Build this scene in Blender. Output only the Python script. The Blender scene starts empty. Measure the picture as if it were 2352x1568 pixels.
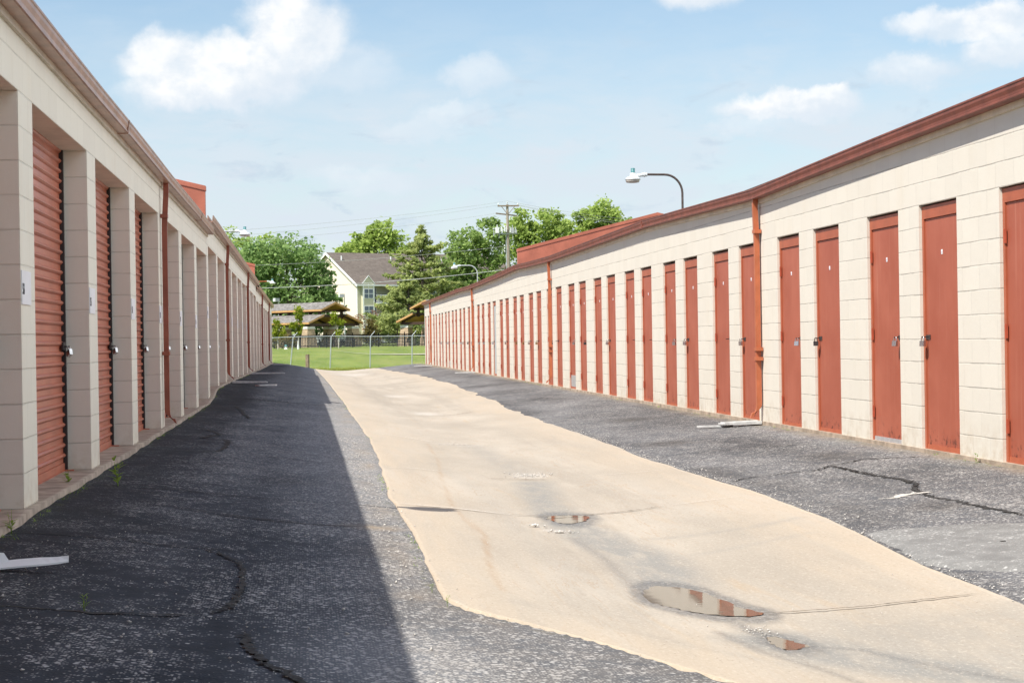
import bpy, bmesh, math, random
import numpy as np
from mathutils import Vector, Matrix

# ---------------------------------------------------------------- scene, camera, sky, sun
scene = bpy.context.scene
COL = scene.collection
R = math.radians

cam_d = bpy.data.cameras.new("camera")
cam = bpy.data.objects.new("camera", cam_d)
COL.objects.link(cam)
right = Vector((0.99405519, -0.10775012, -0.01562649))
up = Vector((0.01560667, -0.00102728, 0.99987768))
fwd = Vector((0.10775299, 0.99417748, -0.00066045))
m = Matrix((right, up, -fwd)).transposed().to_4x4()
m.translation = (0, 0, 1.0)
cam.matrix_world = m
cam_d.sensor_width = 36.0
cam_d.lens = 4355.0 / 2352.0 * 36.0
cam_d.clip_start = 0.05
cam_d.clip_end = 6000
scene.camera = cam

scene.view_settings.view_transform = 'Standard'
scene.view_settings.look = 'None'
scene.view_settings.gamma = 1.0
scene.view_settings.exposure = EXPOSURE = 0.72

SUN_DIR = Vector((1.0, 0.72, -1.67)).normalized()      # direction the light travels
SUN_EL = math.asin(-SUN_DIR.z)
SUN_ROT = math.atan2(-SUN_DIR.x, -SUN_DIR.y)
sun_d = bpy.data.lights.new("sun", 'SUN')
sun_d.energy = 4.2
sun_d.angle = R(0.53)
sun_d.color = (1.0, 0.945, 0.85)
sun = bpy.data.objects.new("sun", sun_d)
sun.rotation_euler = SUN_DIR.to_track_quat('-Z', 'Y').to_euler()
sun.location = (-40, 20, 80)
COL.objects.link(sun)


class NT:
    """little helper round a node tree"""
    def __init__(s, tree):
        s.t = tree
        s.n = tree.nodes
        s.l = tree.links

    def new(s, kind, **kw):
        nd = s.n.new(kind)
        for k, v in kw.items():
            if k in nd.inputs.keys() if isinstance(k, str) else False:
                nd.inputs[k].default_value = v
            else:
                setattr(nd, k, v)
        return nd

    def put(s, sock, val):
        if hasattr(val, 'links') or hasattr(val, 'is_output'):
            s.l.new(val, sock)
        else:
            sock.default_value = val

    def math(s, op, a, b=0.0, c=None, clamp=False):
        nd = s.n.new('ShaderNodeMath')
        nd.operation = op
        nd.use_clamp = clamp
        s.put(nd.inputs[0], a)
        s.put(nd.inputs[1], b)
        if c is not None:
            s.put(nd.inputs[2], c)
        return nd.outputs[0]

    def mix(s, fac, a, b, blend='MIX'):
        nd = s.n.new('ShaderNodeMix')
        nd.data_type = 'RGBA'
        nd.blend_type = blend
        s.put(nd.inputs[0], fac)
        s.put(nd.inputs[6], a if not isinstance(a, tuple) else (*a[:3], 1))
        s.put(nd.inputs[7], b if not isinstance(b, tuple) else (*b[:3], 1))
        return nd.outputs[2]

    def noise(s, vec, scale, detail=4, rough=0.55, dist=0.0):
        nd = s.n.new('ShaderNodeTexNoise')
        if vec is not None:
            s.l.new(vec, nd.inputs['Vector'])
        nd.inputs['Scale'].default_value = scale
        nd.inputs['Detail'].default_value = detail
        nd.inputs['Roughness'].default_value = rough
        nd.inputs['Distortion'].default_value = dist
        return nd.outputs['Fac']

    def vor(s, vec, scale, feature='F1'):
        nd = s.n.new('ShaderNodeTexVoronoi')
        nd.feature = feature
        if vec is not None:
            s.l.new(vec, nd.inputs['Vector'])
        nd.inputs['Scale'].default_value = scale
        return nd

    def ramp(s, val, lo, hi, a=0.0, b=1.0, smooth=True):
        nd = s.n.new('ShaderNodeMapRange')
        nd.interpolation_type = 'SMOOTHSTEP' if smooth else 'LINEAR'
        s.put(nd.inputs[0], val)
        nd.inputs[1].default_value = lo
        nd.inputs[2].default_value = hi
        nd.inputs[3].default_value = a
        nd.inputs[4].default_value = b
        return nd.outputs[0]

    def obj(s):
        return s.n.new('ShaderNodeTexCoord').outputs['Object']

    def mapping(s, vec, scale=(1, 1, 1), loc=(0, 0, 0), rot=(0, 0, 0)):
        nd = s.n.new('ShaderNodeMapping')
        s.l.new(vec, nd.inputs[0])
        nd.inputs['Location'].default_value = loc
        nd.inputs['Rotation'].default_value = rot
        nd.inputs['Scale'].default_value = scale
        return nd.outputs[0]

    def attr(s, name):
        nd = s.n.new('ShaderNodeAttribute')
        nd.attribute_name = name
        return nd.outputs['Fac']

    def bump(s, h, strength=0.3, dist=0.01):
        nd = s.n.new('ShaderNodeBump')
        s.l.new(h, nd.inputs['Height'])
        nd.inputs['Strength'].default_value = strength
        nd.inputs['Distance'].default_value = dist
        return nd.outputs[0]


# ---- sky: Nishita with clouds laid out by direction (azimuth / elevation)
world = bpy.data.worlds.new("World")
scene.world = world
world.use_nodes = True
wt = NT(world.node_tree)
wt.n.clear()
geo = wt.n.new('ShaderNodeTexCoord').outputs['Generated']
sky = wt.n.new('ShaderNodeTexSky')
sky.sky_type = 'NISHITA'
sky.sun_disc = False
sky.sun_elevation = SUN_EL
sky.sun_rotation = SUN_ROT
sky.air_density = 1.0
sky.dust_density = 0.6
sky.ozone_density = 1.5
SKY_K = 0.104
sep = wt.n.new('ShaderNodeSeparateXYZ')
wt.l.new(geo, sep.inputs[0])
az = wt.math('ARCTAN2', sep.outputs[0], sep.outputs[1])
el = wt.math('ARCSINE', sep.outputs[2])
cmb = wt.n.new('ShaderNodeCombineXYZ')
wt.l.new(az, cmb.inputs[0])
wt.l.new(el, cmb.inputs[1])
dirv = cmb.outputs[0]
# wobble the coordinates so that cloud outlines billow
n1 = wt.n.new('ShaderNodeTexNoise')
wt.l.new(dirv, n1.inputs['Vector'])
n1.inputs['Scale'].default_value = 45
n1.inputs['Detail'].default_value = 9
n1.inputs['Roughness'].default_value = 0.6
wob = wt.n.new('ShaderNodeVectorMath')
wob.operation = 'MULTIPLY_ADD'
wt.l.new(n1.outputs['Color'], wob.inputs[0])
wob.inputs[1].default_value = (0.028, 0.024, 0)
wob.inputs[2].default_value = (-0.014, -0.012, 0)
wadd = wt.n.new('ShaderNodeVectorMath')
wadd.operation = 'ADD'
wt.l.new(dirv, wadd.inputs[0])
wt.l.new(wob.outputs[0], wadd.inputs[1])
cp = wadd.outputs[0]
# (azimuth, elevation, half width, half height, weight) in degrees from the alley's own direction
CLOUDS = [(-0.2, 9.1, 1.7, 1.6, 1.0), (-1.6, 8.2, 2.3, 1.05, 1.0), (-4.0, 8.3, 1.35, 1.0, .95), (-2.9, 7.5, 2.6, .65, 1.0),
          (1.2, 8.2, 1.9, .8, .42),
          (12.0, 10.6, 1.5, .85, 1.0), (14.6, 6.75, 2.1, .5, .95), (15.6, 6.95, 1.2, .45, .9), (13.6, 6.2, 1.4, .35, .45),
          (19.0, 8.95, 1.5, .55, .8), (20.6, 9.0, 1.5, .6, .9), (20.9, 8.2, 1.5, .6, .8), (18.2, 7.7, 1.3, .5, .65),
          (5.3, 7.9, 1.1, .55, .5), (4.6, 6.8, 1.3, .5, .5), (3.6, 6.35, 1.6, .4, .35), (1.7, 4.9, 1.6, .5, .4),
          (-15, 12, 4, 2, .8), (-24, 9, 5, 2, .8), (30, 12, 5, 2, .9), (42, 8, 6, 2, .8), (8, 22, 5, 3, .8), (-20, 28, 7, 4, .7)]
# unseen bright clouds, added outside the picture as fill light for the left wall
FILL_CLOUDS = [(48, 22, 13, 9, 1), (72, 34, 20, 15, 1), (98, 18, 22, 11, 1), (122, 36, 24, 16, 1), (84, 50, 26, 12, 1)]


def cloud_mask(LIST, lift=0.0, lo=1.18, hi=0.62):
    mask = None
    for (a, e, rx, ry, w) in LIST:
        sub = wt.n.new('ShaderNodeVectorMath')
        sub.operation = 'SUBTRACT'
        wt.l.new(cp, sub.inputs[0])
        sub.inputs[1].default_value = (R(a - lift * rx * .6), R(e + lift * ry), 0)
        mul = wt.n.new('ShaderNodeVectorMath')
        mul.operation = 'MULTIPLY'
        wt.l.new(sub.outputs[0], mul.inputs[0])
        mul.inputs[1].default_value = (1 / R(rx), 1 / R(ry), 0)
        ln = wt.n.new('ShaderNodeVectorMath')
        ln.operation = 'LENGTH'
        wt.l.new(mul.outputs[0], ln.inputs[0])
        b = wt.ramp(ln.outputs['Value'], lo, hi, 0.0, w)
        mask = b if mask is None else wt.math('MAXIMUM', mask, b)
    return mask


mask = cloud_mask(CLOUDS)
bright = cloud_mask(FILL_CLOUDS, 0, 1.35, .5)
lit = cloud_mask(CLOUDS[:18], .55, 1.25, .35)
fine = wt.noise(dirv, 120, 5, .6)
cl = wt.math('MULTIPLY', mask, wt.ramp(fine, .25, .6, .84, 1.0))
veil_n = wt.noise(wt.mapping(dirv, (14, 46, 1), (3.1, 1.7, 0)), 1.0, 6, .6, .4)
veil_h = wt.ramp(el, R(11.0), R(4.6), 0.10, 0.93)
veil = wt.math('MULTIPLY', wt.ramp(veil_n, .28, .66, .45, 1.0), veil_h)
puff = wt.noise(wt.mapping(dirv, (26, 60, 1), (8.2, 4.4, 0)), 1.0, 6, .62)
veil = wt.math('ADD', veil, wt.math('MULTIPLY', wt.ramp(puff, .5, .72, 0, .22), wt.ramp(el, R(11), R(6), .2, 1)), clamp=True)
skyc = wt.n.new('ShaderNodeMix')
skyc.data_type = 'RGBA'
skyc.blend_type = 'MULTIPLY'
skyc.inputs[0].default_value = 1
wt.l.new(sky.outputs[0], skyc.inputs[6])
skyc.inputs[7].default_value = (SKY_K * .86, SKY_K * .885, SKY_K * .87, 1)
shade = wt.ramp(wt.noise(wt.mapping(dirv, (1, 1.4, 1), (.02, .012, 0)), 60, 5, .55), .3, .65, 0, 1)
lit = wt.math('MULTIPLY', wt.math('ADD', wt.math('MULTIPLY', lit, .85), .22), wt.math('ADD', wt.math('MULTIPLY', shade, .75), .4), clamp=True)
ccol = wt.mix(lit, (0.445, 0.50, 0.56), (0.62, 0.625, 0.63))
c1 = wt.mix(veil, skyc.outputs[2], (0.445, 0.495, 0.545))
wisp = wt.noise(wt.mapping(dirv, (20, 62, 1), (5.3, 9.1, 0)), 1.0, 6, .62, .6)
wisp = wt.math('MULTIPLY', wt.ramp(wisp, .56, .70, 0, .55), wt.ramp(el, R(9.5), R(7), .25, 1))
c1 = wt.mix(wisp, c1, (0.34, 0.415, 0.49))
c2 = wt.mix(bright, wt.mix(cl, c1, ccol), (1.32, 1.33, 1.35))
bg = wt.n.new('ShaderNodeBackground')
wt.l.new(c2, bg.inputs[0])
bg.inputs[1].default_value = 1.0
wo = wt.n.new('ShaderNodeOutputWorld')
wt.l.new(bg.outputs[0], wo.inputs[0])


# ---------------------------------------------------------------- helpers
def tag(o, label=None, cat=None, group=None, kind=None):
    if label: o['label'] = label
    if cat: o['category'] = cat
    if group: o['group'] = group
    if kind: o['kind'] = kind
    return o


def empty(name, loc=(0, 0, 0), rz=0.0):
    o = bpy.data.objects.new(name, None)
    o.empty_display_size = 0.2
    o.location = loc
    o.rotation_euler = (0, 0, rz)
    COL.objects.link(o)
    return o


def link(name, me, mats, parent=None, world_coords=False):
    o = bpy.data.objects.new(name, me)
    if not isinstance(mats, (list, tuple)): mats = [mats]
    for mm in mats:
        me.materials.append(mm)
    COL.objects.link(o)
    if parent is not None:
        o.parent = parent
        if world_coords:
            p = parent
            off = Vector((0, 0, 0))
            while p is not None:
                off += p.location
                p = p.parent
            o.location = -off
    return o


class MB:
    def __init__(s):
        s.v = []; s.f = []; s.mi = []; s.smooth = []

    def add(s, vs, fs, mi=0, smooth=False):
        b = len(s.v)
        s.v += [tuple(map(float, p)) for p in vs]
        for f in fs:
            s.f.append(tuple(b + i for i in f)); s.mi.append(mi); s.smooth.append(smooth)

    def box(s, x0, x1, y0, y1, z0, z1, mi=0):
        vs = [(x0, y0, z0), (x1, y0, z0), (x1, y1, z0), (x0, y1, z0), (x0, y0, z1), (x1, y0, z1), (x1, y1, z1), (x0, y1, z1)]
        s.add(vs, [(0, 3, 2, 1), (4, 5, 6, 7), (0, 1, 5, 4), (1, 2, 6, 5), (2, 3, 7, 6), (3, 0, 4, 7)], mi)

    def hexa(s, b, t, mi=0):
        s.add(list(b) + list(t), [(0, 3, 2, 1), (4, 5, 6, 7), (0, 1, 5, 4), (1, 2, 6, 5), (2, 3, 7, 6), (3, 0, 4, 7)], mi)

    def tube(s, pts, r, n=8, mi=0, caps=True, flat=None):
        pts = [Vector(p) for p in pts]
        rr = r if isinstance(r, (list, tuple)) else [r] * len(pts)
        rings = []
        prev = None
        for i, p in enumerate(pts):
            d = (pts[min(i + 1, len(pts) - 1)] - pts[max(i - 1, 0)])
            d.normalize()
            ref = Vector((0, 0, 1)) if abs(d.z) < 0.95 else Vector((0, 1, 0))
            if prev is None:
                a = d.cross(ref).normalized()
            else:
                a = (prev - d * prev.dot(d)).normalized()
            prev = a
            bb = d.cross(a)
            ring = []
            for k in range(n):
                t = 2 * math.pi * (k + (0.5 if flat else 0)) / n
                ring.append(p + a * (math.cos(t) * rr[i]) + bb * (math.sin(t) * rr[i]))
            rings.append(ring)
        vs = [p for ring in rings for p in ring]
        fs = []
        for i in range(len(pts) - 1):
            for k in range(n):
                k2 = (k + 1) % n
                fs.append((i * n + k, i * n + k2, (i + 1) * n + k2, (i + 1) * n + k))
        s.add(vs, fs, mi, smooth=not flat)
        if caps:
            s.add(rings[0], [tuple(range(n))], mi)
            s.add(rings[-1], [tuple(range(n))], mi)

    def lathe(s, prof, cx=0, cy=0, n=16, mi=0):
        vs = []; fs = []
        for (r, z) in prof:
            for k in range(n):
                t = 2 * math.pi * k / n
                vs.append((cx + r * math.cos(t), cy + r * math.sin(t), z))
        for i in range(len(prof) - 1):
            for k in range(n):
                k2 = (k + 1) % n
                fs.append((i * n + k, i * n + k2, (i + 1) * n + k2, (i + 1) * n + k))
        s.add(vs, fs, mi, True)

    def sweep(s, prof, path, mi=0, closed=True):
        """prof: list of (o, z) ; path: function-free list of frames (origin, outdir)"""
        n = len(prof)
        vs = []; fs = []
        for (o, out) in path:
            for (a, z) in prof:
                vs.append((o[0] + out[0] * a, o[1] + out[1] * a, o[2] + z))
        for i in range(len(path) - 1):
            for k in range(n if closed else n - 1):
                k2 = (k + 1) % n
                fs.append((i * n + k, i * n + k2, (i + 1) * n + k2, (i + 1) * n + k))
        s.add(vs, fs, mi)
        if closed:
            s.add(vs[:n], [tuple(range(n))], mi)
            s.add(vs[-n:], [tuple(reversed(range(n)))], mi)

    def mesh(s, name):
        me = bpy.data.meshes.new(name)
        me.from_pydata(s.v, [], s.f)
        me.polygons.foreach_set('material_index', s.mi)
        me.polygons.foreach_set('use_smooth', s.smooth)
        bm = bmesh.new()
        bm.from_mesh(me)
        bmesh.ops.recalc_face_normals(bm, faces=bm.faces)
        bm.to_mesh(me)
        bm.free()
        me.update()
        return me

    def build(s, name, mats, parent=None, world_coords=False):
        return link(name, s.mesh(name), mats, parent, world_coords)


def np_mesh(name, V, Q, mats, parent=None, attrs=None, smooth=False):
    V = np.asarray(V, np.float32); Q = np.asarray(Q, np.int32)
    me = bpy.data.meshes.new(name)
    k = Q.shape[1]
    me.vertices.add(len(V)); me.vertices.foreach_set('co', V.ravel())
    me.loops.add(Q.size); me.loops.foreach_set('vertex_index', Q.ravel())
    me.polygons.add(len(Q))
    me.polygons.foreach_set('loop_start', np.arange(0, Q.size, k, dtype=np.int32))
    me.polygons.foreach_set('loop_total', np.full(len(Q), k, np.int32))
    if smooth:
        me.polygons.foreach_set('use_smooth', np.ones(len(Q), bool))
    for an, av in (attrs or {}).items():
        a = me.attributes.new(an, 'FLOAT', 'POINT')
        a.data.foreach_set('value', np.asarray(av, np.float32).ravel())
    me.update(calc_edges=True)
    me.validate()
    return link(name, me, mats, parent)


def grid_quads(nx, ny):
    i = np.arange(ny - 1)[:, None] * nx + np.arange(nx - 1)[None, :]
    i = i.ravel()
    return np.stack([i, i + 1, i + nx + 1, i + nx], 1)


def vnoise(x, y, seed=0, octaves=4, gain=0.5):
    """cheap value noise in numpy, 0..1"""
    x = np.asarray(x, float); y = np.asarray(y, float)
    tot = 0; amp = 1; norm = 0
    for o in range(octaves):
        xi = np.floor(x).astype(np.int64); yi = np.floor(y).astype(np.int64)
        fx = x - xi; fy = y - yi
        fx = fx * fx * (3 - 2 * fx); fy = fy * fy * (3 - 2 * fy)
        def h(a, b):
            n = (a * 374761393 + b * 668265263 + (seed + o) * 974634541) & 0x7fffffff
            n = ((n ^ (n >> 13)) * 1274126177) & 0x7fffffff
            return ((n ^ (n >> 16)) & 0xffff) / 65535.0
        v = (h(xi, yi) * (1 - fx) + h(xi + 1, yi) * fx) * (1 - fy) + (h(xi, yi + 1) * (1 - fx) + h(xi + 1, yi + 1) * fx) * fy
        tot = tot + v * amp; norm += amp; amp *= gain
        x = x * 2.03 + 17.1; y = y * 2.03 + 5.3
    return tot / norm


# ---------------------------------------------------------------- materials
def base_mat(name):
    mt = bpy.data.materials.new(name)
    mt.use_nodes = True
    nt = NT(mt.node_tree)
    return mt, nt, nt.n['Principled BSDF']


def paint(name, col, rough=0.55, var=0.18, scale=3.0, streak=False, metal=0.0, bump=0.0, col2=None, spec=0.4):
    mt, nt, p = base_mat(name)
    v = nt.obj()
    if streak:
        v2 = nt.mapping(v, (9, 9, 0.7))
    else:
        v2 = v
    nz = nt.noise(v2, scale, 5, .6)
    dark = tuple(c * (1 - var) for c in col)
    lite = col2 if col2 else tuple(min(1, c * (1 + var)) for c in col)
    c = nt.mix(nt.ramp(nz, .3, .7), dark, lite)
    nt.l.new(c, p.inputs['Base Color'])
    p.inputs['Roughness'].default_value = rough
    p.inputs['Metallic'].default_value = metal
    p.inputs['Specular IOR Level'].default_value = spec
    if bump:
        nt.l.new(nt.bump(nt.noise(v, 60, 3), bump, .004), p.inputs['Normal'])
    return mt


def block_mat(name, col, row, y0, z0, joint_dark=0.80, sgn=1):
    mt, nt, p = base_mat(name)
    v = nt.obj()
    s = nt.n.new('ShaderNodeSeparateXYZ')
    nt.l.new(v, s.inputs[0])
    u = nt.math('ADD', s.outputs[0], s.outputs[1])
    u = nt.math('SUBTRACT', u, y0)
    # block courses are never dead level
    wv = nt.math('MULTIPLY', nt.math('SUBTRACT', nt.noise(v, 1.3, 3), .5), .012)
    w = nt.math('ADD', nt.math('SUBTRACT', s.outputs[2], z0), wv)
    c = nt.n.new('ShaderNodeCombineXYZ')
    nt.l.new(u, c.inputs[0]); nt.l.new(w, c.inputs[1])
    def brick(bw, ms, off=.5):
        b = nt.n.new('ShaderNodeTexBrick')
        nt.l.new(c.outputs[0], b.inputs['Vector'])
        b.offset = off; b.offset_frequency = 2; b.squash = 1
        b.inputs['Scale'].default_value = 1
        b.inputs['Brick Width'].default_value = bw
        b.inputs['Row Height'].default_value = row
        b.inputs['Mortar Size'].default_value = ms
        b.inputs['Mortar Smooth'].default_value = .35
        b.inputs['Bias'].default_value = 0
        return b
    b = brick(.4064, .006)
    b.inputs['Color1'].default_value = (*[x * .975 for x in col], 1)
    b.inputs['Color2'].default_value = (*[min(1, x * 1.02) for x in col], 1)
    b.inputs['Mortar'].default_value = (*[x * .93 for x in col], 1)
    b2 = brick(400, .0065)           # the long bed joints read stronger than the head joints
    st = nt.noise(nt.mapping(v, (1.2, 1.2, .5)), 1.6, 5, .65)
    cc = nt.mix(nt.ramp(st, .45, .8, 0, .30), nt.mix(nt.math('MULTIPLY', b2.outputs['Fac'], nt.ramp(nt.noise(v, 2.6, 4, .7), .40, .62, .12, 1)), b.outputs['Color'], tuple(x * joint_dark * .80 for x in col)), tuple(x * y for x, y in zip(col, (.90, .84, .76))))
    low = nt.ramp(s.outputs[2], .35, -.05, 0, .5)
    cc = nt.mix(nt.math('MULTIPLY', low, nt.ramp(nt.noise(v, 7, 5, .7), .4, .75)), cc, tuple(x * y for x, y in zip(col, (.62, .5, .38))))
    spk = nt.noise(v, 26, 3, .7)
    cc = nt.mix(nt.ramp(spk, .70, .76, 0, .35), cc, tuple(x * .55 for x in col))
    nt.l.new(cc, p.inputs['Base Color'])
    p.inputs['Roughness'].default_value = .75
    p.inputs['Specular IOR Level'].default_value = .25
    h = nt.math('ADD', nt.math('MULTIPLY', b.outputs['Fac'], -.45), nt.math('MULTIPLY', b2.outputs['Fac'], -1.0))
    h = nt.math('ADD', h, nt.math('MULTIPLY', nt.noise(v, 140, 3, .7), .22))
    h = nt.math('ADD', h, nt.math('MULTIPLY', nt.noise(v, 9, 3, .6), .5))
    nt.l.new(nt.bump(h, .6, .008), p.inputs['Normal'])
    return mt


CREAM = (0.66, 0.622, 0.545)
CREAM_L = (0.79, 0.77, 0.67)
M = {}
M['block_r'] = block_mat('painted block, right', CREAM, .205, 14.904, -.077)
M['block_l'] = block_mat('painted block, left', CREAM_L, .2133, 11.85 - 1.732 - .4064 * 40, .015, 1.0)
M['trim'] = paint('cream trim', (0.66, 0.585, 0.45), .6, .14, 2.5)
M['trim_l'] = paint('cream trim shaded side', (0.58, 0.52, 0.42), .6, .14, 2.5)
M['gutter'] = paint('brown gutter', (0.20, 0.060, 0.038), .5, .22, 4, streak=False)
M['gutter_l'] = paint('brown gutter worn', (0.37, 0.215, 0.15), .35, .18, 4)
M['pipe'] = paint('red brown downspout', (0.43, 0.125, 0.055), .42, .12, 5)
M['pipe_l'] = paint('dark red downspout', (0.27, 0.075, 0.045), .42, .14, 5)
M['parapet'] = paint('red metal flashing', (0.47, 0.155, 0.10), .5, .14, 2.2)
M['roof'] = paint('dark shingle', (0.12, 0.10, 0.09), .9, .25, 12)
M['frame'] = paint('red door frame', (0.37, 0.097, 0.046), .45, .1, 5)
M['hinge'] = paint('red hinge', (0.36, 0.075, 0.038), .4, .1, 8)
M['leafgrey'] = paint('grey door', (0.42, 0.46, 0.46), .5, .06, 3)
M['steel'] = paint('dull steel', (0.55, 0.56, 0.57), .3, .1, 20, metal=.9)
M['brass'] = paint('dull brass', (0.5, 0.38, 0.18), .35, .1, 20, metal=.9)
M['darkmetal'] = paint('dark metal', (0.035, 0.03, 0.03), .45, .2, 10)
M['blackiron'] = paint('black iron', (0.008, 0.008, 0.009), .8, .2, 10, spec=.1)
M['white'] = paint('white sign', (0.80, 0.82, 0.85), .5, .03, 6)
M['ink'] = paint('dark lettering', (0.05, 0.05, 0.055), .6, .05, 6)
M['inkgrey'] = paint('faded lettering', (0.66, 0.64, 0.71), .6, .05, 6)
M['galv'] = paint('galvanised steel', (0.52, 0.55, 0.58), .4, .12, 10, metal=.55)
M['plate'] = paint('bare aluminium', (0.60, 0.62, 0.64), .35, .1, 10, metal=.6)
M['lampwhite'] = paint('lamp housing', (0.68, 0.71, 0.72), .4, .06, 10)
M['lens'] = paint('frosted lens', (0.50, 0.47, 0.42), .25, .06, 10)
M['teal'] = paint('teal photocell', (0.07, 0.21, 0.225), .45, .08, 10)
M['lamppole'] = paint('weathered brown pole', (0.085, 0.065, 0.058), .6, .35, 25)
M['lamppole_g'] = paint('grey pole', (0.45, 0.47, 0.48), .5, .2, 25)
M['splash'] = paint('precast splash block', (0.55, 0.555, 0.55), .8, .2, 9, bump=.3)


def door_leaf_mat():
    mt, nt, p = base_mat('faded red door')
    v = nt.obj()
    info = nt.n.new('ShaderNodeObjectInfo')
    vm = nt.n.new('ShaderNodeVectorMath')
    vm.operation = 'ADD'
    nt.l.new(v, vm.inputs[0])
    rv = nt.n.new('ShaderNodeCombineXYZ')
    nt.l.new(nt.math('MULTIPLY', info.outputs['Random'], 37.0), rv.inputs[1])
    nt.l.new(rv.outputs[0], vm.inputs[1])
    st = nt.noise(nt.mapping(vm.outputs[0], (8, 8, .55)), 1.6, 5, .65)
    big = nt.noise(vm.outputs[0], 1.7, 4)
    c = nt.mix(nt.ramp(big, .3, .7), (0.335, 0.085, 0.046), (0.400, 0.116, 0.068))
    c = nt.mix(nt.ramp(st, .52, .78, 0, .5), c, (0.46, 0.172, 0.112))
    s = nt.n.new('ShaderNodeSeparateXYZ')
    nt.l.new(v, s.inputs[0])
    c = nt.mix(nt.ramp(info.outputs['Random'], 0, 1, 0, .30, False), c, (0.33, 0.085, 0.052))
    vst = nt.noise(nt.mapping(vm.outputs[0], (14, 14, .22)), 1.3, 4, .6)
    c = nt.mix(nt.ramp(vst, .60, .74, 0, .45), c, (0.50, 0.21, 0.145))
    low = nt.ramp(s.outputs[2], .34, .02, 0, 1)
    rust = nt.ramp(nt.noise(vm.outputs[0], 14, 5, .7), .52, .64)
    c = nt.mix(nt.math('MULTIPLY', nt.math('MULTIPLY', low, low), rust), c, (0.07, 0.022, 0.015))
    nt.l.new(c, p.inputs['Base Color'])
    p.inputs['Roughness'].default_value = .5
    p.inputs['Specular IOR Level'].default_value = .35
    nt.l.new(nt.bump(nt.noise(v, 5, 3), .12, .01), p.inputs['Normal'])
    return mt


M['leaf'] = door_leaf_mat()
M['curtain'] = paint('red roll-up curtain', (0.47, 0.150, 0.088), .34, .10, 3.0)


def asphalt_mat(name, lo, hi, stone, base_d=.2, patch=False):
    mt, nt, p = base_mat(name)
    v = nt.obj()
    wear = nt.attr('wear') if not patch else None
    big = nt.noise(nt.mapping(v, (1, .55, 1)), 1.4, 5, .62)
    mid = nt.noise(nt.mapping(v, (1, .8, 1)), 7, 5, .65)
    vo = nt.vor(v, 82)
    rnd = nt.n.new('ShaderNodeSeparateColor')
    nt.l.new(vo.outputs['Color'], rnd.inputs[0])
    vo2 = nt.vor(v, 36)
    rnd2 = nt.n.new('ShaderNodeSeparateColor')
    nt.l.new(vo2.outputs['Color'], rnd2.inputs[0])
    dens = nt.math('ADD', nt.math('MULTIPLY', nt.ramp(mid, .36, .68), .30), nt.math('MULTIPLY', nt.ramp(big, .40, .66), .30))
    if wear is not None:
        dens = nt.math('ADD', dens, nt.math('MULTIPLY', wear, .55))
    dens = nt.math('ADD', dens, base_d - .26)
    thr = nt.math('SUBTRACT', 1.0, dens)
    a = nt.ramp(nt.math('SUBTRACT', rnd.outputs[0], thr), -.03, .03)
    a = nt.math('MULTIPLY', a, nt.ramp(vo.outputs['Distance'], .62, .30))
    b = nt.ramp(nt.math('SUBTRACT', rnd2.outputs[1], nt.math('ADD', thr, .13)), -.02, .02)
    b = nt.math('MULTIPLY', b, nt.ramp(vo2.outputs['Distance'], .5, .28))
    binder = nt.mix(nt.ramp(mid, .25, .75), lo, hi)
    if wear is not None:
        binder = nt.mix(nt.math('MULTIPLY', wear, .9, clamp=True), binder, (0.158, 0.170, 0.190))  # bluish: cool skylight of the shaded lane put into the colour
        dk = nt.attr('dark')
    sc = nt.mix(rnd.outputs[1], tuple(x * .66 for x in stone), tuple(min(1, x * 1.12) for x in stone))
    c = nt.mix(a, binder, sc)
    c = nt.mix(b, c, tuple(min(1, x * 1.25) for x in stone))
    if wear is not None:
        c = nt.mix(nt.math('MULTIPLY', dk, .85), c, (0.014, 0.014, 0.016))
        ms = nt.math('MULTIPLY', nt.attr('moss'), nt.ramp(nt.noise(v, 18, 5, .7), .5, .66))
        c = nt.mix(ms, c, (0.07, 0.085, 0.02))
        c = nt.mix(nt.math('MULTIPLY', nt.attr('dirt_sun_tint'), nt.ramp(mid, .3, .6, .4, 1)), c, (0.27, 0.215, 0.155))
    nt.l.new(c, p.inputs['Base Color'])
    p.inputs['Roughness'].default_value = .85
    p.inputs['Specular IOR Level'].default_value = .3
    h = nt.math('ADD', nt.math('MULTIPLY', vo.outputs['Distance'], -.7), nt.math('MULTIPLY', nt.noise(v, 14, 4, .6), 1.2))
    nt.l.new(nt.bump(h, .55, .008), p.inputs['Normal'])
    return mt


M['asphalt'] = asphalt_mat('aged asphalt', (0.010, 0.0135, 0.020), (0.028, 0.0345, 0.047), (0.345, 0.340, 0.335), .20)
M['asphaltpatch'] = asphalt_mat('pale asphalt patch', (0.175, 0.173, 0.168), (0.245, 0.242, 0.235), (0.36, 0.355, 0.345), .27, True)


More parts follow.
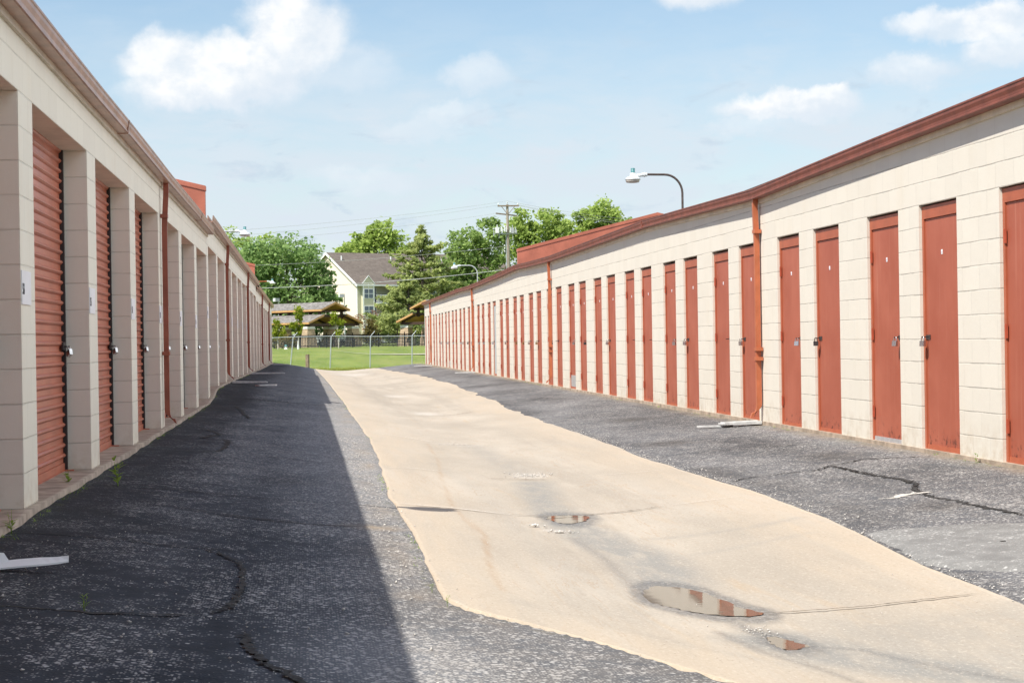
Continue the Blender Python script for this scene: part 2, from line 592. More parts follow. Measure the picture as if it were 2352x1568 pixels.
def concrete_mat():
    mt, nt, p = base_mat('tan concrete')
    v = nt.obj()
    big = nt.noise(nt.mapping(v, (1.0, .35, 1)), .9, 5, .6)
    lng = nt.noise(nt.mapping(v, (1.7, .10, 1), (3, 1, 0)), 1.0, 5, .65, .5)
    strk = nt.noise(nt.mapping(v, (3.2, .28, 1), (0, 0, 0), (0, 0, R(12))), 1.7, 6, .62, .6)
    fine = nt.noise(nt.mapping(v, (1, .45, 1)), 60, 4, .8)
    c = nt.mix(nt.ramp(big, .3, .7), (0.345, 0.304, 0.252), (0.440, 0.392, 0.330))
    c = nt.mix(nt.ramp(strk, .55, .78, 0, .6), c, (0.40, 0.305, 0.205))
    c = nt.mix(nt.ramp(lng, .48, .68, 0, .55), c, (0.300, 0.265, 0.222))
    rust = nt.math('SUBTRACT', strk, .5)
    line = nt.ramp(nt.math('ABSOLUTE', rust), .012, 0.0, 0, .42)
    c = nt.mix(nt.math('MULTIPLY', line, nt.ramp(big, .4, .6)), c, (0.32, 0.20, 0.105))
    c = nt.mix(nt.math('MULTIPLY', nt.attr('edge'), nt.ramp(strk, .3, .65, .35, .95)), c, (0.440, 0.368, 0.285))
    gr = nt.math('MULTIPLY', nt.attr('grey'), nt.ramp(nt.noise(nt.mapping(v, (3, .8, 1)), 3, 5, .6), .25, .6, .35, 1.0))
    c = nt.mix(gr, c, (0.262, 0.252, 0.232))
    c = nt.mix(nt.math('MULTIPLY', nt.attr('rust'), .7), c, (0.32, 0.20, 0.105))
    lt = nt.math('MULTIPLY', nt.attr('lite'), nt.ramp(nt.noise(v, 24, 4, .7), .35, .6))
    c = nt.mix(lt, c, (0.52, 0.49, 0.45))
    wt_ = nt.math('MULTIPLY', nt.attr('wet'), nt.ramp(nt.noise(v, 16, 4, .7), .2, .55, .3, 1))
    c = nt.mix(nt.math('MULTIPLY', wt_, .85), c, nt.mix(nt.ramp(nt.noise(v, 55, 3, .7), .5, .68), (0.105, 0.10, 0.095), (0.30, 0.295, 0.285)))
    c = nt.mix(nt.ramp(fine, .52, .70, 0, .55), c, (0.56, 0.50, 0.42))
    c = nt.mix(nt.ramp(fine, .45, .28, 0, .40), c, (0.20, 0.155, 0.11))
    pit = nt.vor(v, 38)
    sp = nt.n.new('ShaderNodeSeparateColor')
    nt.l.new(pit.outputs['Color'], sp.inputs[0])
    ps = nt.math('MULTIPLY', nt.ramp(sp.outputs[0], .90, .94), nt.ramp(pit.outputs['Distance'], .26, .12))
    c = nt.mix(nt.math('MULTIPLY', ps, .65), c, (0.16, 0.125, 0.09))
    nt.l.new(c, p.inputs['Base Color'])
    nt.l.new(nt.math('SUBTRACT', .82, nt.math('MULTIPLY', wt_, .35)), p.inputs['Roughness'])
    p.inputs['Specular IOR Level'].default_value = .3
    h = nt.math('ADD', nt.math('MULTIPLY', fine, .5), nt.math('MULTIPLY', nt.noise(v, 6, 5, .6), 1.4))
    nt.l.new(nt.bump(h, .35, .006), p.inputs['Normal'])
    return mt


M['concrete'] = concrete_mat()
M['slab'] = paint('stained slab edge', (0.36, 0.29, 0.225), .85, .3, 5, bump=.3)
M['crack'] = paint('open crack', (0.015, 0.015, 0.016), .95, .5, 30, col2=(0.06, 0.058, 0.055))
M['joint'] = paint('gritty joint', (0.13, 0.105, 0.08), .95, .5, 30)
M['chalk'] = paint('white grit line', (0.60, 0.57, 0.52), .9, .25, 40)
M['stone'] = paint('loose pale stone', (0.50, 0.48, 0.45), .85, .35, 40)


def water_mat():
    mt, nt, p = base_mat('muddy puddle water')
    v = nt.obj()
    p.inputs['Base Color'].default_value = (0.15, 0.12, 0.088, 1)
    p.inputs['Roughness'].default_value = .03
    p.inputs['IOR'].default_value = 1.33
    p.inputs['Specular IOR Level'].default_value = .6
    nt.l.new(nt.bump(nt.noise(v, 9, 2), .02, .01), p.inputs['Normal'])
    return mt


M['water'] = water_mat()


def grass_mat():
    mt, nt, p = base_mat('mown grass')
    v = nt.obj()
    a = nt.noise(nt.mapping(v, (.5, .10, .5)), 1.0, 6, .65)
    b = nt.noise(nt.mapping(v, (1.5, .5, 1)), 3.0, 5, .7)
    c = nt.mix(nt.ramp(a, .3, .7), (0.105, 0.165, 0.022), (0.20, 0.25, 0.05))
    c = nt.mix(nt.ramp(b, .5, .72, 0, .75), c, (0.32, 0.285, 0.12))
    d_ = nt.noise(nt.mapping(v, (.12, .05, .1)), 1.0, 4, .6)
    c = nt.mix(nt.ramp(d_, .5, .7, 0, .6), c, (0.24, 0.245, 0.075))
    c = nt.mix(nt.ramp(b, .44, .27, 0, .75), c, (0.06, 0.105, 0.018))
    nt.l.new(c, p.inputs['Base Color'])
    p.inputs['Roughness'].default_value = .9
    p.inputs['Specular IOR Level'].default_value = .1
    nt.l.new(nt.bump(b, .8, .08), p.inputs['Normal'])
    return mt


M['grass'] = grass_mat()
M['path'] = paint('pale footpath', (0.44, 0.40, 0.34), .85, .12, 3)


def foliage(name, dark, light, trans=.42):
    mt = bpy.data.materials.new(name)
    mt.use_nodes = True
    nt = NT(mt.node_tree)
    nt.n.clear()
    g = nt.n.new('ShaderNodeNewGeometry')
    v = nt.obj()
    rnd = g.outputs['Random Per Island']
    clump = nt.noise(v, .55, 4, .6)
    f = nt.math('ADD', nt.math('MULTIPLY', rnd, .55), nt.math('MULTIPLY', nt.ramp(clump, .3, .7), .55), clamp=True)
    c = nt.mix(f, dark, light)
    d = nt.n.new('ShaderNodeBsdfDiffuse')
    nt.l.new(c, d.inputs[0])
    t = nt.n.new('ShaderNodeBsdfTranslucent')
    nt.l.new(nt.mix(.5, c, tuple(min(1, x * 1.5) for x in light)), t.inputs[0])
    mx = nt.n.new('ShaderNodeMixShader')
    mx.inputs[0].default_value = trans
    nt.l.new(d.outputs[0], mx.inputs[1]); nt.l.new(t.outputs[0], mx.inputs[2])
    o = nt.n.new('ShaderNodeOutputMaterial')
    nt.l.new(mx.outputs[0], o.inputs[0])
    return mt


M['fol_ash'] = foliage('ash leaves', (0.10, 0.18, 0.065), (0.33, 0.46, 0.175))
M['fol_light'] = foliage('light leaves', (0.17, 0.26, 0.06), (0.44, 0.54, 0.16))
M['fol_dark'] = foliage('dark leaves', (0.11, 0.185, 0.06), (0.35, 0.46, 0.155))
M['fol_pine'] = foliage('pine needles', (0.095, 0.145, 0.055), (0.47, 0.52, 0.20), .42)
M['fol_yellow'] = foliage('fresh yellow green leaves', (0.14, 0.20, 0.02), (0.33, 0.37, 0.05), .45)
M['fol_brown'] = foliage('brownish shrub leaves', (0.10, 0.085, 0.03), (0.24, 0.20, 0.075), .3)
M['fol_red'] = foliage('sparse reddish twigs', (0.20, 0.10, 0.07), (0.36, 0.22, 0.14), .3)
M['weed'] = foliage('weed leaves', (0.09, 0.18, 0.03), (0.34, 0.46, 0.10), .4)
M['grassblade'] = foliage('grass blades', (0.10, 0.16, 0.02), (0.32, 0.33, 0.09), .4)
M['bark'] = paint('grey bark', (0.13, 0.105, 0.085), .9, .3, 8)
M['palebark'] = paint('pale young bark', (0.42, 0.39, 0.34), .85, .2, 12)
M['pole'] = paint('weathered pole timber', (0.34, 0.29, 0.235), .85, .22, 4, streak=True)
M['timber'] = paint('weathered post timber', (0.22, 0.17, 0.125), .85, .35, 9)
M['darkwood'] = paint('dark brown timber', (0.060, 0.032, 0.022), .7, .25, 3)
M['ceilwood'] = paint('honey pine boards', (0.60, 0.34, 0.14), .6, .15, 3)
M['fasciawood'] = paint('golden fascia board', (0.50, 0.29, 0.12), .6, .12, 3)
M['wire'] = paint('bare wire', (0.42, 0.43, 0.42), .5, .1, 3)
M['cable'] = paint('wrapped cable', (0.50, 0.51, 0.50), .5, .2, 3)
M['insul'] = paint('white insulator', (0.72, 0.73, 0.74), .35, .05, 3)
M['trunkbox'] = paint('grey equipment', (0.40, 0.42, 0.44), .5, .15, 3)


def stone_mat():
    mt, nt, p = base_mat('stacked stone')
    v = nt.obj()
    s = nt.n.new('ShaderNodeSeparateXYZ')
    nt.l.new(v, s.inputs[0])
    c = nt.n.new('ShaderNodeCombineXYZ')
    nt.l.new(nt.math('ADD', s.outputs[0], s.outputs[1]), c.inputs[0])
    nt.l.new(s.outputs[2], c.inputs[1])
    b = nt.n.new('ShaderNodeTexBrick')
    nt.l.new(c.outputs[0], b.inputs['Vector'])
    b.inputs['Scale'].default_value = 1
    b.inputs['Brick Width'].default_value = .42
    b.inputs['Row Height'].default_value = .13
    b.inputs['Mortar Size'].default_value = .012
    b.inputs['Color1'].default_value = (0.56, 0.42, 0.28, 1)
    b.inputs['Color2'].default_value = (0.38, 0.28, 0.19, 1)
    b.inputs['Mortar'].default_value = (0.16, 0.12, 0.09, 1)
    nt.l.new(b.outputs['Color'], p.inputs['Base Color'])
    p.inputs['Roughness'].default_value = .9
    return mt


M['stonework'] = stone_mat()
M['capstone'] = paint('pale cap stone', (0.66, 0.65, 0.63), .7, .06, 4)


def shingle_mat(name, a, b, sc):
    mt, nt, p = base_mat(name)
    v = nt.obj()
    n1 = nt.noise(nt.mapping(v, (1, 1, 2)), sc, 3, .75)
    n2 = nt.noise(v, sc * .15, 4, .6)
    c = nt.mix(nt.ramp(n1, .35, .65), a, b)
    c = nt.mix(nt.ramp(n2, .3, .7, 0, .3), c, tuple(x * .7 for x in a))
    nt.l.new(c, p.inputs['Base Color'])
    p.inputs['Roughness'].default_value = .95
    return mt


M['shingle_grey'] = shingle_mat('mottled grey shingles', (0.125, 0.115, 0.105), (0.29, 0.275, 0.26), 3.2)
M['shingle_brown'] = shingle_mat('brown grey shingles', (0.108, 0.088, 0.076), (0.158, 0.132, 0.112), 2.0)


def siding_mat(name, col):
    mt, nt, p = base_mat(name)
    v = nt.obj()
    s = nt.n.new('ShaderNodeSeparateXYZ')
    nt.l.new(v, s.inputs[0])
    fr = nt.math('FRACT', nt.math('MULTIPLY', s.outputs[2], 4.5))
    c = nt.mix(nt.ramp(fr, 0, .12, 1, 0), col, tuple(x * .8 for x in col))
    nt.l.new(c, p.inputs['Base Color'])
    p.inputs['Roughness'].default_value = .7
    return mt


M['siding'] = siding_mat('pale yellow siding', (0.80, 0.69, 0.585))
M['siding_shaded'] = siding_mat('shade-toned yellow siding', (0.58, 0.56, 0.42))  # gable siding again, darker: shade of the front wall put into the colour
M['whitetrim'] = paint('white trim', (0.78, 0.79, 0.80), .5, .03, 3)
M['glass'] = paint('dark window glass', (0.07, 0.10, 0.14), .08, .2, 2, spec=.8)
M['carwhite'] = paint('white car paint', (0.74, 0.75, 0.76), .25, .03, 2, spec=.6)
M['tyre'] = paint('tyre rubber', (0.02, 0.02, 0.02), .8, .1, 5)
M['redlens'] = paint('tail lamp', (0.4, 0.02, 0.02), .2, .1, 5)

# ---------------------------------------------------------------- the lie of the land
YK = np.array([-10, 6, 9, 12, 15, 28, 33, 36.5, 40, 55, 70, 97, 110.])
ZL = np.array([-.01,-.01,-.01,-.01,-.01,-.01,0.0,.19,.19,.15,.09,.06,.02])
ZM= np.array([-.15,-.15,-.16,-.16,-.155,-.13,-.10,.0,.02,.0,-.06,-.16,-.2])
ZR= np.array([-.06,-.06,-.06,-.06,-.075,-.095,-.09,-.085,-.08,-.07,-.08,-.13,-.15])
ZC= np.array([-.37,-.37,-.365,-.36,-.36,-.36,-.36,-.36,-.36,-.37,-.39,-.45,-.48])
ZLE= np.array([-.25,-.25,-.245,-.245,-.24,-.20,-.17,-.14,-.14,-.15,-.22,-.36,-.42])
ZRE= np.array([-.26,-.26,-.26,-.265,-.265,-.26,-.255,-.25,-.25,-.25,-.27,-.32,-.38])
XCK= np.array([3.2,2.5,2.05,1.9,1.95,2.2,2.2,2.2,2.2,2.1,2.0,1.8,1.8])


def _lin(X,Y):
    g=lambda a:np.interp(Y,YK,a)
    xc=g(XCK); one=np.ones_like(X)
    xs=[-1.75*one,-.3*one,.62*one,xc,np.maximum(3.5,xc+1.2),5.6*one]
    zs=[g(ZL),g(ZM),g(ZLE),g(ZC),g(ZRE),g(ZR)]
    z=zs[0]*one
    for i in range(5):
        t=np.clip((X-xs[i])/(xs[i+1]-xs[i]),0,1)
        z=np.where(X>xs[i],zs[i]+(zs[i+1]-zs[i])*t,z)
    return z


def zg(X, Y):
    X = np.asarray(X, float); Y = np.asarray(Y, float)
    X, Y = np.broadcast_arrays(X, Y)
    return sum(_lin(X + d, Y) for d in (-.4, -.2, 0, .2, .4)) / 5


GY = np.array([-30, 97.5, 100, 106, 115, 128, 150, 178, 200, 300, 800, 3000.])
GZ = np.array([-.75, -.75, -.47, -.43, -.18, .12, .38, .56, .60, 1.0, 4, 20.])


def land(X, Y):
    return np.interp(Y, GY, GZ) + 0 * np.asarray(X, float)


PUDDLES = [[(1.78, 10.0), (1.91, 10.07), (2.03, 9.84), (2.12, 9.24), (2.17, 8.97), (2.03, 8.93), (1.87, 9.08), (1.77, 9.30), (1.71, 9.55)],
           [(1.78, 14.2), (1.94, 14.28), (2.09, 14.16), (2.02, 13.83), (1.88, 13.65), (1.79, 13.81)],
           [(2.02, 8.28), (2.07, 8.30), (2.11, 8.16), (2.15, 8.02), (2.08, 7.97), (2.03, 7.93), (2.00, 8.06)]]


def poly_sdf(X, Y, P):
    """signed distance, negative inside"""
    P = np.array(P)
    d = np.full(X.shape, 1e9); inside = np.zeros(X.shape, bool)
    n = len(P)
    for i in range(n):
        a = P[i]; b = P[(i + 1) % n]
        e = b - a
        t = np.clip(((X - a[0]) * e[0] + (Y - a[1]) * e[1]) / (e @ e), 0, 1)
        d = np.minimum(d, np.hypot(X - a[0] - e[0] * t, Y - a[1] - e[1] * t))
        c = ((a[1] > Y) != (b[1] > Y)) & (X < (b[0] - a[0]) * (Y - a[1]) / (b[1] - a[1] + 1e-12) + a[0])
        inside ^= c
    return np.where(inside, -d, d)


def smooth_poly(P, sub=8, jit=.012, seed=1):
    """closed Catmull-Rom outline with a little raggedness"""
    rng = np.random.default_rng(seed)
    P = np.array(P, float); n = len(P); out = []
    for i in range(n):
        p0, p1, p2, p3 = P[i - 1], P[i], P[(i + 1) % n], P[(i + 2) % n]
        for k in range(sub):
            t = k / sub
            q = .5 * ((2 * p1) + (-p0 + p2) * t + (2 * p0 - 5 * p1 + 4 * p2 - p3) * t * t + (-p0 + 3 * p1 - 3 * p2 + p3) * t ** 3)
            out.append(q + rng.normal(0, jit, 2))
    return np.array(out)


PUD = [smooth_poly(P, 6, .008, i + 3) for i, P in enumerate(PUDDLES)]
PUDZ = [float(np.mean(zg(P[:, 0], P[:, 1]))) + .004 for P in PUD]


def yrows(y0, y1):
    ys = [y0]
    while ys[-1] < y1:
        y = ys[-1]
        ys.append(y + (0.05 if y < 5 else 0.03 if y < 13 else 0.045 if y < 22 else 0.09 if y < 40 else 0.22))
    ys[-1] = y1
    return np.array(ys)


LEDGE = np.array([(9.0, -6), (4.6, 3.6), (2.9, 5.2), (2.1, 6.3), (1.62, 7.05), (1.4, 7.5), (1.25, 7.88), (.95, 8.48), (.72, 8.86), (.64, 9.2), (.63, 9.56), (.67, 12.2), (.64, 15.3),
                  (.73, 19.7), (.78, 24.0), (.72, 33.7), (.65, 44.5), (.56, 70), (.43, 97.6)])
REDGE = np.array([(10.0, -6), (5.8, 3.5), (4.5, 5.7), (3.6, 7.5), (3.29, 8.45), (3.31, 9.0), (3.37, 10.47), (3.54, 12.73), (3.57, 15.47), (3.5, 19.1), (3.54, 22.84), (3.59, 29.3),
                  (3.75, 38.6), (4.03, 54.2), (4.06, 68.3), (3.67, 87), (3.5, 97.6)])


def line_attr(X, Y, pts, w, nz=.0):
    pts = np.array(pts)
    d = np.full(X.shape, 1e9)
    for a, b in zip(pts[:-1], pts[1:]):
        e = b - a
        t = np.clip(((X - a[0]) * e[0] + (Y - a[1]) * e[1]) / (e @ e), 0, 1)
        d = np.minimum(d, np.hypot(X - a[0] - e[0] * t, Y - a[1] - e[1] * t))
    return np.clip(1 - d / w, 0, 1)


def build_asphalt():
    ys = yrows(-6, 98)
    xs = np.concatenate([np.arange(-2.0, 1.4, .045), np.arange(1.4, 2.6, .1), np.arange(2.6, 5.9, .05)])
    X, Y = np.meshgrid(xs, ys)
    Z = zg(X, Y)
    le = np.interp(Y, LEDGE[:, 1], LEDGE[:, 0]); re = np.interp(Y, REDGE[:, 1], REDGE[:, 0])
    big = vnoise(X * 1.6, Y * .9, 5); med = vnoise(X * 5, Y * 3, 9)
    Z = Z + (med - .5) * .010 + (big - .5) * .02
    # sink below the concrete
    inside = np.minimum(X - le, re - X)
    Z = Z - np.clip(inside / .06, 0, 1) * .03
    # wear: pale, ravelled next to the concrete on the left, darker by the wall
    wl = np.clip((X + .35) / .95, 0, 1) * (X < 2)
    wl = wl ** .8 * (.55 + .55 * vnoise(X * 1.2, Y * .55, 21)) * np.clip((Y - 4) / 3, .5, 1)
    far = np.clip((Y - 14) / 10, 0, 1)
    wear = wl * .75 + .42 * np.clip((Y - 11.5) / 5, 0, 1) * (X < 2) * np.clip((X + 1.15) / .5, 0, 1) * (.55 + .6 * vnoise(X * .9, Y * .35, 23))
    wear += .35 * np.clip(1 - np.abs(X + .75) / .5, 0, 1) * vnoise(X * 2.2, Y * 1.1, 33) ** 2 * (Y < 13)
    wear += .30 * (X > 2) * np.clip(1 - np.abs(X - re - .35) / .5, 0, 1) * vnoise(X * 2, Y * .7, 41)
    wear += (X > 2) * (.10 + .55 * np.clip(vnoise(X * .9, Y * .35, 44) * 1.6 - .35, 0, 1))
    gpatch = np.clip(1.3 - np.hypot((X - .28) / .42, (Y - 7.2) / 1.0), 0, 1)
    wear += .5 * gpatch
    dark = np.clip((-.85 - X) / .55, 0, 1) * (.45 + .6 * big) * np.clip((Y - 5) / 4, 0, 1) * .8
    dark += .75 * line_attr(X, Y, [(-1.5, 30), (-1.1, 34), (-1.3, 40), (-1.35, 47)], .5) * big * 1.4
    dark += .45 * (X > 2) * line_attr(X, Y, [(3.7, 17.5), (3.85, 14.6), (3.75, 12.2)], .35) * (.3 + big)
    # old sealed repairs and tyre bands across the lane
    for (yy, ww) in ((11.5, .35), (13.4, .2), (17.2, .3), (20.5, .5), (25, .4), (29.5, .7), (33.6, .5), (41, .8), (52, 1.0)):
        dark += .32 * np.clip(1 - np.abs(Y - yy + .8 * X + .6 * vnoise(X * 1.3, Y * .3, int(yy))) / ww, 0, 1) * (X < .6) * vnoise(X * 3, Y * 2, 61)
    for (ox, oy, orr) in ((4.3, 12.6, .22), (4.9, 17.4, .3), (4.1, 21.5, .35), (-.9, 11.6, .2), (4.6, 27, .4), (-.2, 16.2, .3)):
        dark += .6 * np.clip(1.3 - np.hypot(X - ox, (Y - oy) * .55) / orr, 0, 1) * (.4 + .9 * med)
    dirt_sun_tint = np.clip(1 - np.abs(X - le + .12) / .16, 0, 1) * np.clip(vnoise(X * 3, Y * .8, 71) * 2 - .7, 0, 1) * .55 * (X < 2)
    dirt_sun_tint += .22 * np.clip((X - .15) / .3, 0, 1) * (X < 2) + .16 * (X > 2)  # even tan over the sunlit asphalt, warm sunlight put into the colour
    dirt_sun_tint += np.clip((X - 5.35) / .25, 0, 1) * vnoise(X * 4, Y * 1.6, 73) * .9
    dirt_sun_tint += .7 * np.clip(1 - np.hypot((X - .42) / .3, (Y - 12.6) / .3), 0, 1)
    moss = np.clip(1 - np.abs(X + 1.66) / .10, 0, 1) + .9 * np.clip(1 - np.abs(X - 5.56) / .08, 0, 1) * (vnoise(X * 2, Y * .8, 77) > .5)
    moss += .8 * np.clip(1 - np.abs(X - le + .03) / .06, 0, 1) * (vnoise(X, Y * .9, 79) > .5)
    V = np.stack([X, Y, Z], -1).reshape(-1, 3)
    Q = grid_quads(len(xs), len(ys))
    # leave out what lies well under the concrete
    cin = inside.ravel()[Q].min(1)
    Q = Q[cin < .25]
    o = np_mesh('asphalt', V, Q, M['asphalt'], None, {'wear': np.clip(wear, 0, 1), 'dark': np.clip(dark, 0, 1), 'moss': np.clip(moss, 0, 1), 'dirt_sun_tint': np.clip(dirt_sun_tint, 0, 1)}, True)
    tag(o, 'dark worn asphalt running along both sides of the alley', 'asphalt', kind='structure')
    return o


def build_concrete():
    ys = yrows(-6, 97.9)
    nx = 90
    le = np.interp(ys, LEDGE[:, 1], LEDGE[:, 0]) + (vnoise(ys * 1.3, ys * 0, 3, 4, .5) - .5) * .045
    re = np.interp(ys, REDGE[:, 1], REDGE[:, 0]) + (vnoise(ys * .8, ys * 0 + 9, 4, 4, .5) - .5) * (.07 + .18 * np.clip((ys - 20) / 12, 0, 1))
    t = np.linspace(0, 1, nx)
    X = le[:, None] * (1 - t) + re[:, None] * t
    Y = np.repeat(ys[:, None], nx, 1)
    Z = zg(X, Y) + .004 + (vnoise(X * 2, Y * 1.2, 12) - .5) * .008
    grey = np.zeros_like(X); wet = np.zeros_like(X); lite = np.zeros_like(X)
    for P, z in zip(PUD, PUDZ):
        sd = poly_sdf(X, Y, P)
        Z = np.where(sd < 0, np.minimum(Z, z - .006), Z)
        Z = np.where((sd >= 0) & (sd < .1), np.maximum(Z, z - .004 + .05 * sd), Z)
        wet = np.maximum(wet, np.clip(1 - sd / .075, 0, 1))
    wet = np.maximum(wet, .50 * line_attr(X, Y, [(1.76, 12.6), (1.78, 11.4), (1.73, 10.2), (1.72, 9.7)], .07))
    wet = np.maximum(wet, .75 * line_attr(X, Y, [(1.99, 8.96), (1.98, 8.55), (2.01, 8.33), (2.06, 8.02)], .07))
    wet = np.maximum(wet, .50 * line_attr(X, Y, [(1.83, 8.44), (1.9, 7.88), (2.05, 7.43), (2.09, 7.18), (2.3, 6.6)], .045))
    wet = np.maximum(wet, .50 * line_attr(X, Y, [(2.11, 8.04), (2.33, 7.87), (2.53, 7.31), (2.68, 7.01)], .045))
    grey = line_attr(X, Y, [(1.86, 13.6), (1.95, 12.1), (2.04, 11.4), (2.02, 10.8), (1.93, 10.1)], .30) * 1.5
    grey = np.maximum(grey, line_attr(X, Y, [(1.86, 14.3), (1.92, 15.5), (2.02, 16.7), (2.09, 17.7)], .26) * 1.2)
    grey = np.maximum(grey, line_attr(X, Y, [(2.04, 8.2), (2.22, 7.76), (2.47, 7.34), (2.7, 6.97), (3.3, 6.2)], .34) * 1.6)
    grey = np.maximum(grey, line_attr(X, Y, [(2.1, 19), (2.1, 24)], .3) * .5)
    grey = np.maximum(grey, .45 * np.clip((8.9 - Y) / .5, 0, 1) * np.clip((X - 2.2) / .3, 0, 1))
    for pts_, w_, a_ in (([(1.75, 12.5), (2.4, 12.4), (3.0, 12.6), (3.35, 12.9)], .12, .38), ([(1.9, 11.3), (2.5, 11.5), (3.2, 12.0)], .10, .30), ([(1.85, 12.2), (2.0, 11.6), (2.2, 11.2)], .10, .3),
                         ([(1.0, 9.2), (1.6, 8.0), (2.2, 7.2)], .10, .22), ([(1.3, 20), (1.5, 16), (1.4, 12), (1.6, 9)], .14, .18), ([(2.7, 22), (2.9, 17), (2.8, 12)], .16, .16)):
        grey = np.maximum(grey, a_ * line_attr(X, Y, pts_, w_))
    for (cx, cy, rx, ry, w) in ((2.16, 34.8, .34, 1.1, 1), (2.17, 46.5, .4, 1.4, .8), (2.15, 18.55, .22, .42, .9), (1.9, 82, 1.0, 5, .8), (1.9, 24.2, .4, .4, .4), (1.68, 13.1, .14, .16, .5)):
        lite = np.maximum(lite, w * np.clip(1.6 * (1 - np.hypot((X - cx) / rx, (Y - cy) / ry)), 0, 1))
    def ring(P, z, wx, wy):
        Q_ = np.array(P) * np.array([1, wx / wy]); 
        return np.clip(1 - np.maximum(poly_sdf(X, Y * wx / wy, Q_), 0) / wx, 0, 1)
    wet = np.maximum(wet, np.clip(ring(PUD[0], 0, .085, .30) * 2.2, 0, 1) * .85)
    wet = np.maximum(wet, np.clip(ring(PUD[1], 0, .09, .40) * 1.6, 0, 1) * .8)
    wet = np.maximum(wet, np.clip(ring(PUD[2], 0, .07, .25) * 1.5, 0, 1) * .6)
    rust = line_attr(X, Y, [(1.5, 24), (1.41, 20.7), (1.24, 17.84), (1.14, 15.43), (1.1, 14.6), (1.15, 12.5), (1.0, 10.5), (.98, 9.6)], .028) * vnoise(X * 2, Y * .7, 88)
    edge = np.clip(1 - np.minimum(X - le[:, None], re[:, None] - X) / (.55 + .5 * vnoise(X * .8, Y * .4, 66)), 0, 1) ** .8
    V = np.stack([X, Y, Z], -1).reshape(-1, 3)
    Q = grid_quads(nx, len(ys))
    # skirts so that the slab has a thickness
    n = len(V)
    sk = []
    quads = [Q]
    for col in (0, nx - 1):
        idx = np.arange(len(ys)) * nx + col
        low = V[idx].copy(); low[:, 2] -= .06
        b = n + sum(len(s_) for s_ in sk)
        sk.append(low)
        k = np.arange(len(ys) - 1)
        quads.append(np.stack([idx[k], idx[k + 1], b + k + 1, b + k], 1))
    V2 = np.concatenate([V] + sk)
    pad = lambda a: np.concatenate([a.ravel(), np.zeros(len(V2) - n)])
    o = np_mesh('concrete_drain', V2, np.concatenate(quads), M['concrete'], None, {'grey': np.clip(pad(grey), 0, 1), 'wet': np.clip(pad(wet), 0, 1), 'lite': pad(lite), 'edge': pad(edge), 'rust': pad(rust)}, True)
    tag(o, 'tan concrete drainage strip down the middle of the alley', 'concrete strip', kind='structure')
    return o


asphalt = build_asphalt()
concrete = build_concrete()

for P, z in zip(PUD, PUDZ):
    mb = MB()
    mb.add([(p[0], p[1], z) for p in P], [tuple(range(len(P)))])
    o = mb.build('puddle', M['water'])
    tag(o, 'shallow puddle in the low line of the concrete strip', 'puddle', kind='structure')


def ribbon(name, pts, w, mat, parent, lift=.005, seed=0, step=.06, wob=.02):
    step = min(step, .028)
    """a thin ragged strip lying on the pavement: cracks and joints"""
    rng = np.random.default_rng(seed)
    P = np.array(pts, float)
    d = np.r_[0, np.cumsum(np.hypot(*np.diff(P, axis=0).T))]
    n = max(6, int(d[-1] / step))
    s = np.linspace(0, d[-1], n)
    C = np.stack([np.interp(s, d, P[:, 0]), np.interp(s, d, P[:, 1])], 1)
    ph = np.cumsum(rng.normal(0, 1, (n, 2)), 0)
    ph -= np.linspace(0, 1, n)[:, None] * ph[-1]
    ph = ph / (np.abs(ph).max() + 1e-6)
    C += ph * wob
    T = np.gradient(C, axis=0); T /= np.linalg.norm(T, axis=1)[:, None] + 1e-9
    N = np.stack([-T[:, 1], T[:, 0]], 1)
    ww = w * (.38 + .9 * rng.random(n) * (.3 + .9 * vnoise(s * 4, s * 0, seed))) * np.minimum(1, np.minimum(s, d[-1] - s) / .25 + .15)
    C += rng.normal(0, w * .22, (n, 2))
    L = C + N * (ww / 2)[:, None]; Rr = C - N * (ww / 2)[:, None]
    V = np.zeros((2 * n, 3))
    V[0::2, :2] = L; V[1::2, :2] = Rr
    V[:, 2] = zg(V[:, 0], V[:, 1]) + lift
    k = np.arange(n - 1) * 2
    Q = np.stack([k, k + 1, k + 3, k + 2], 1)
    return np_mesh(name, V, Q, mat, parent)


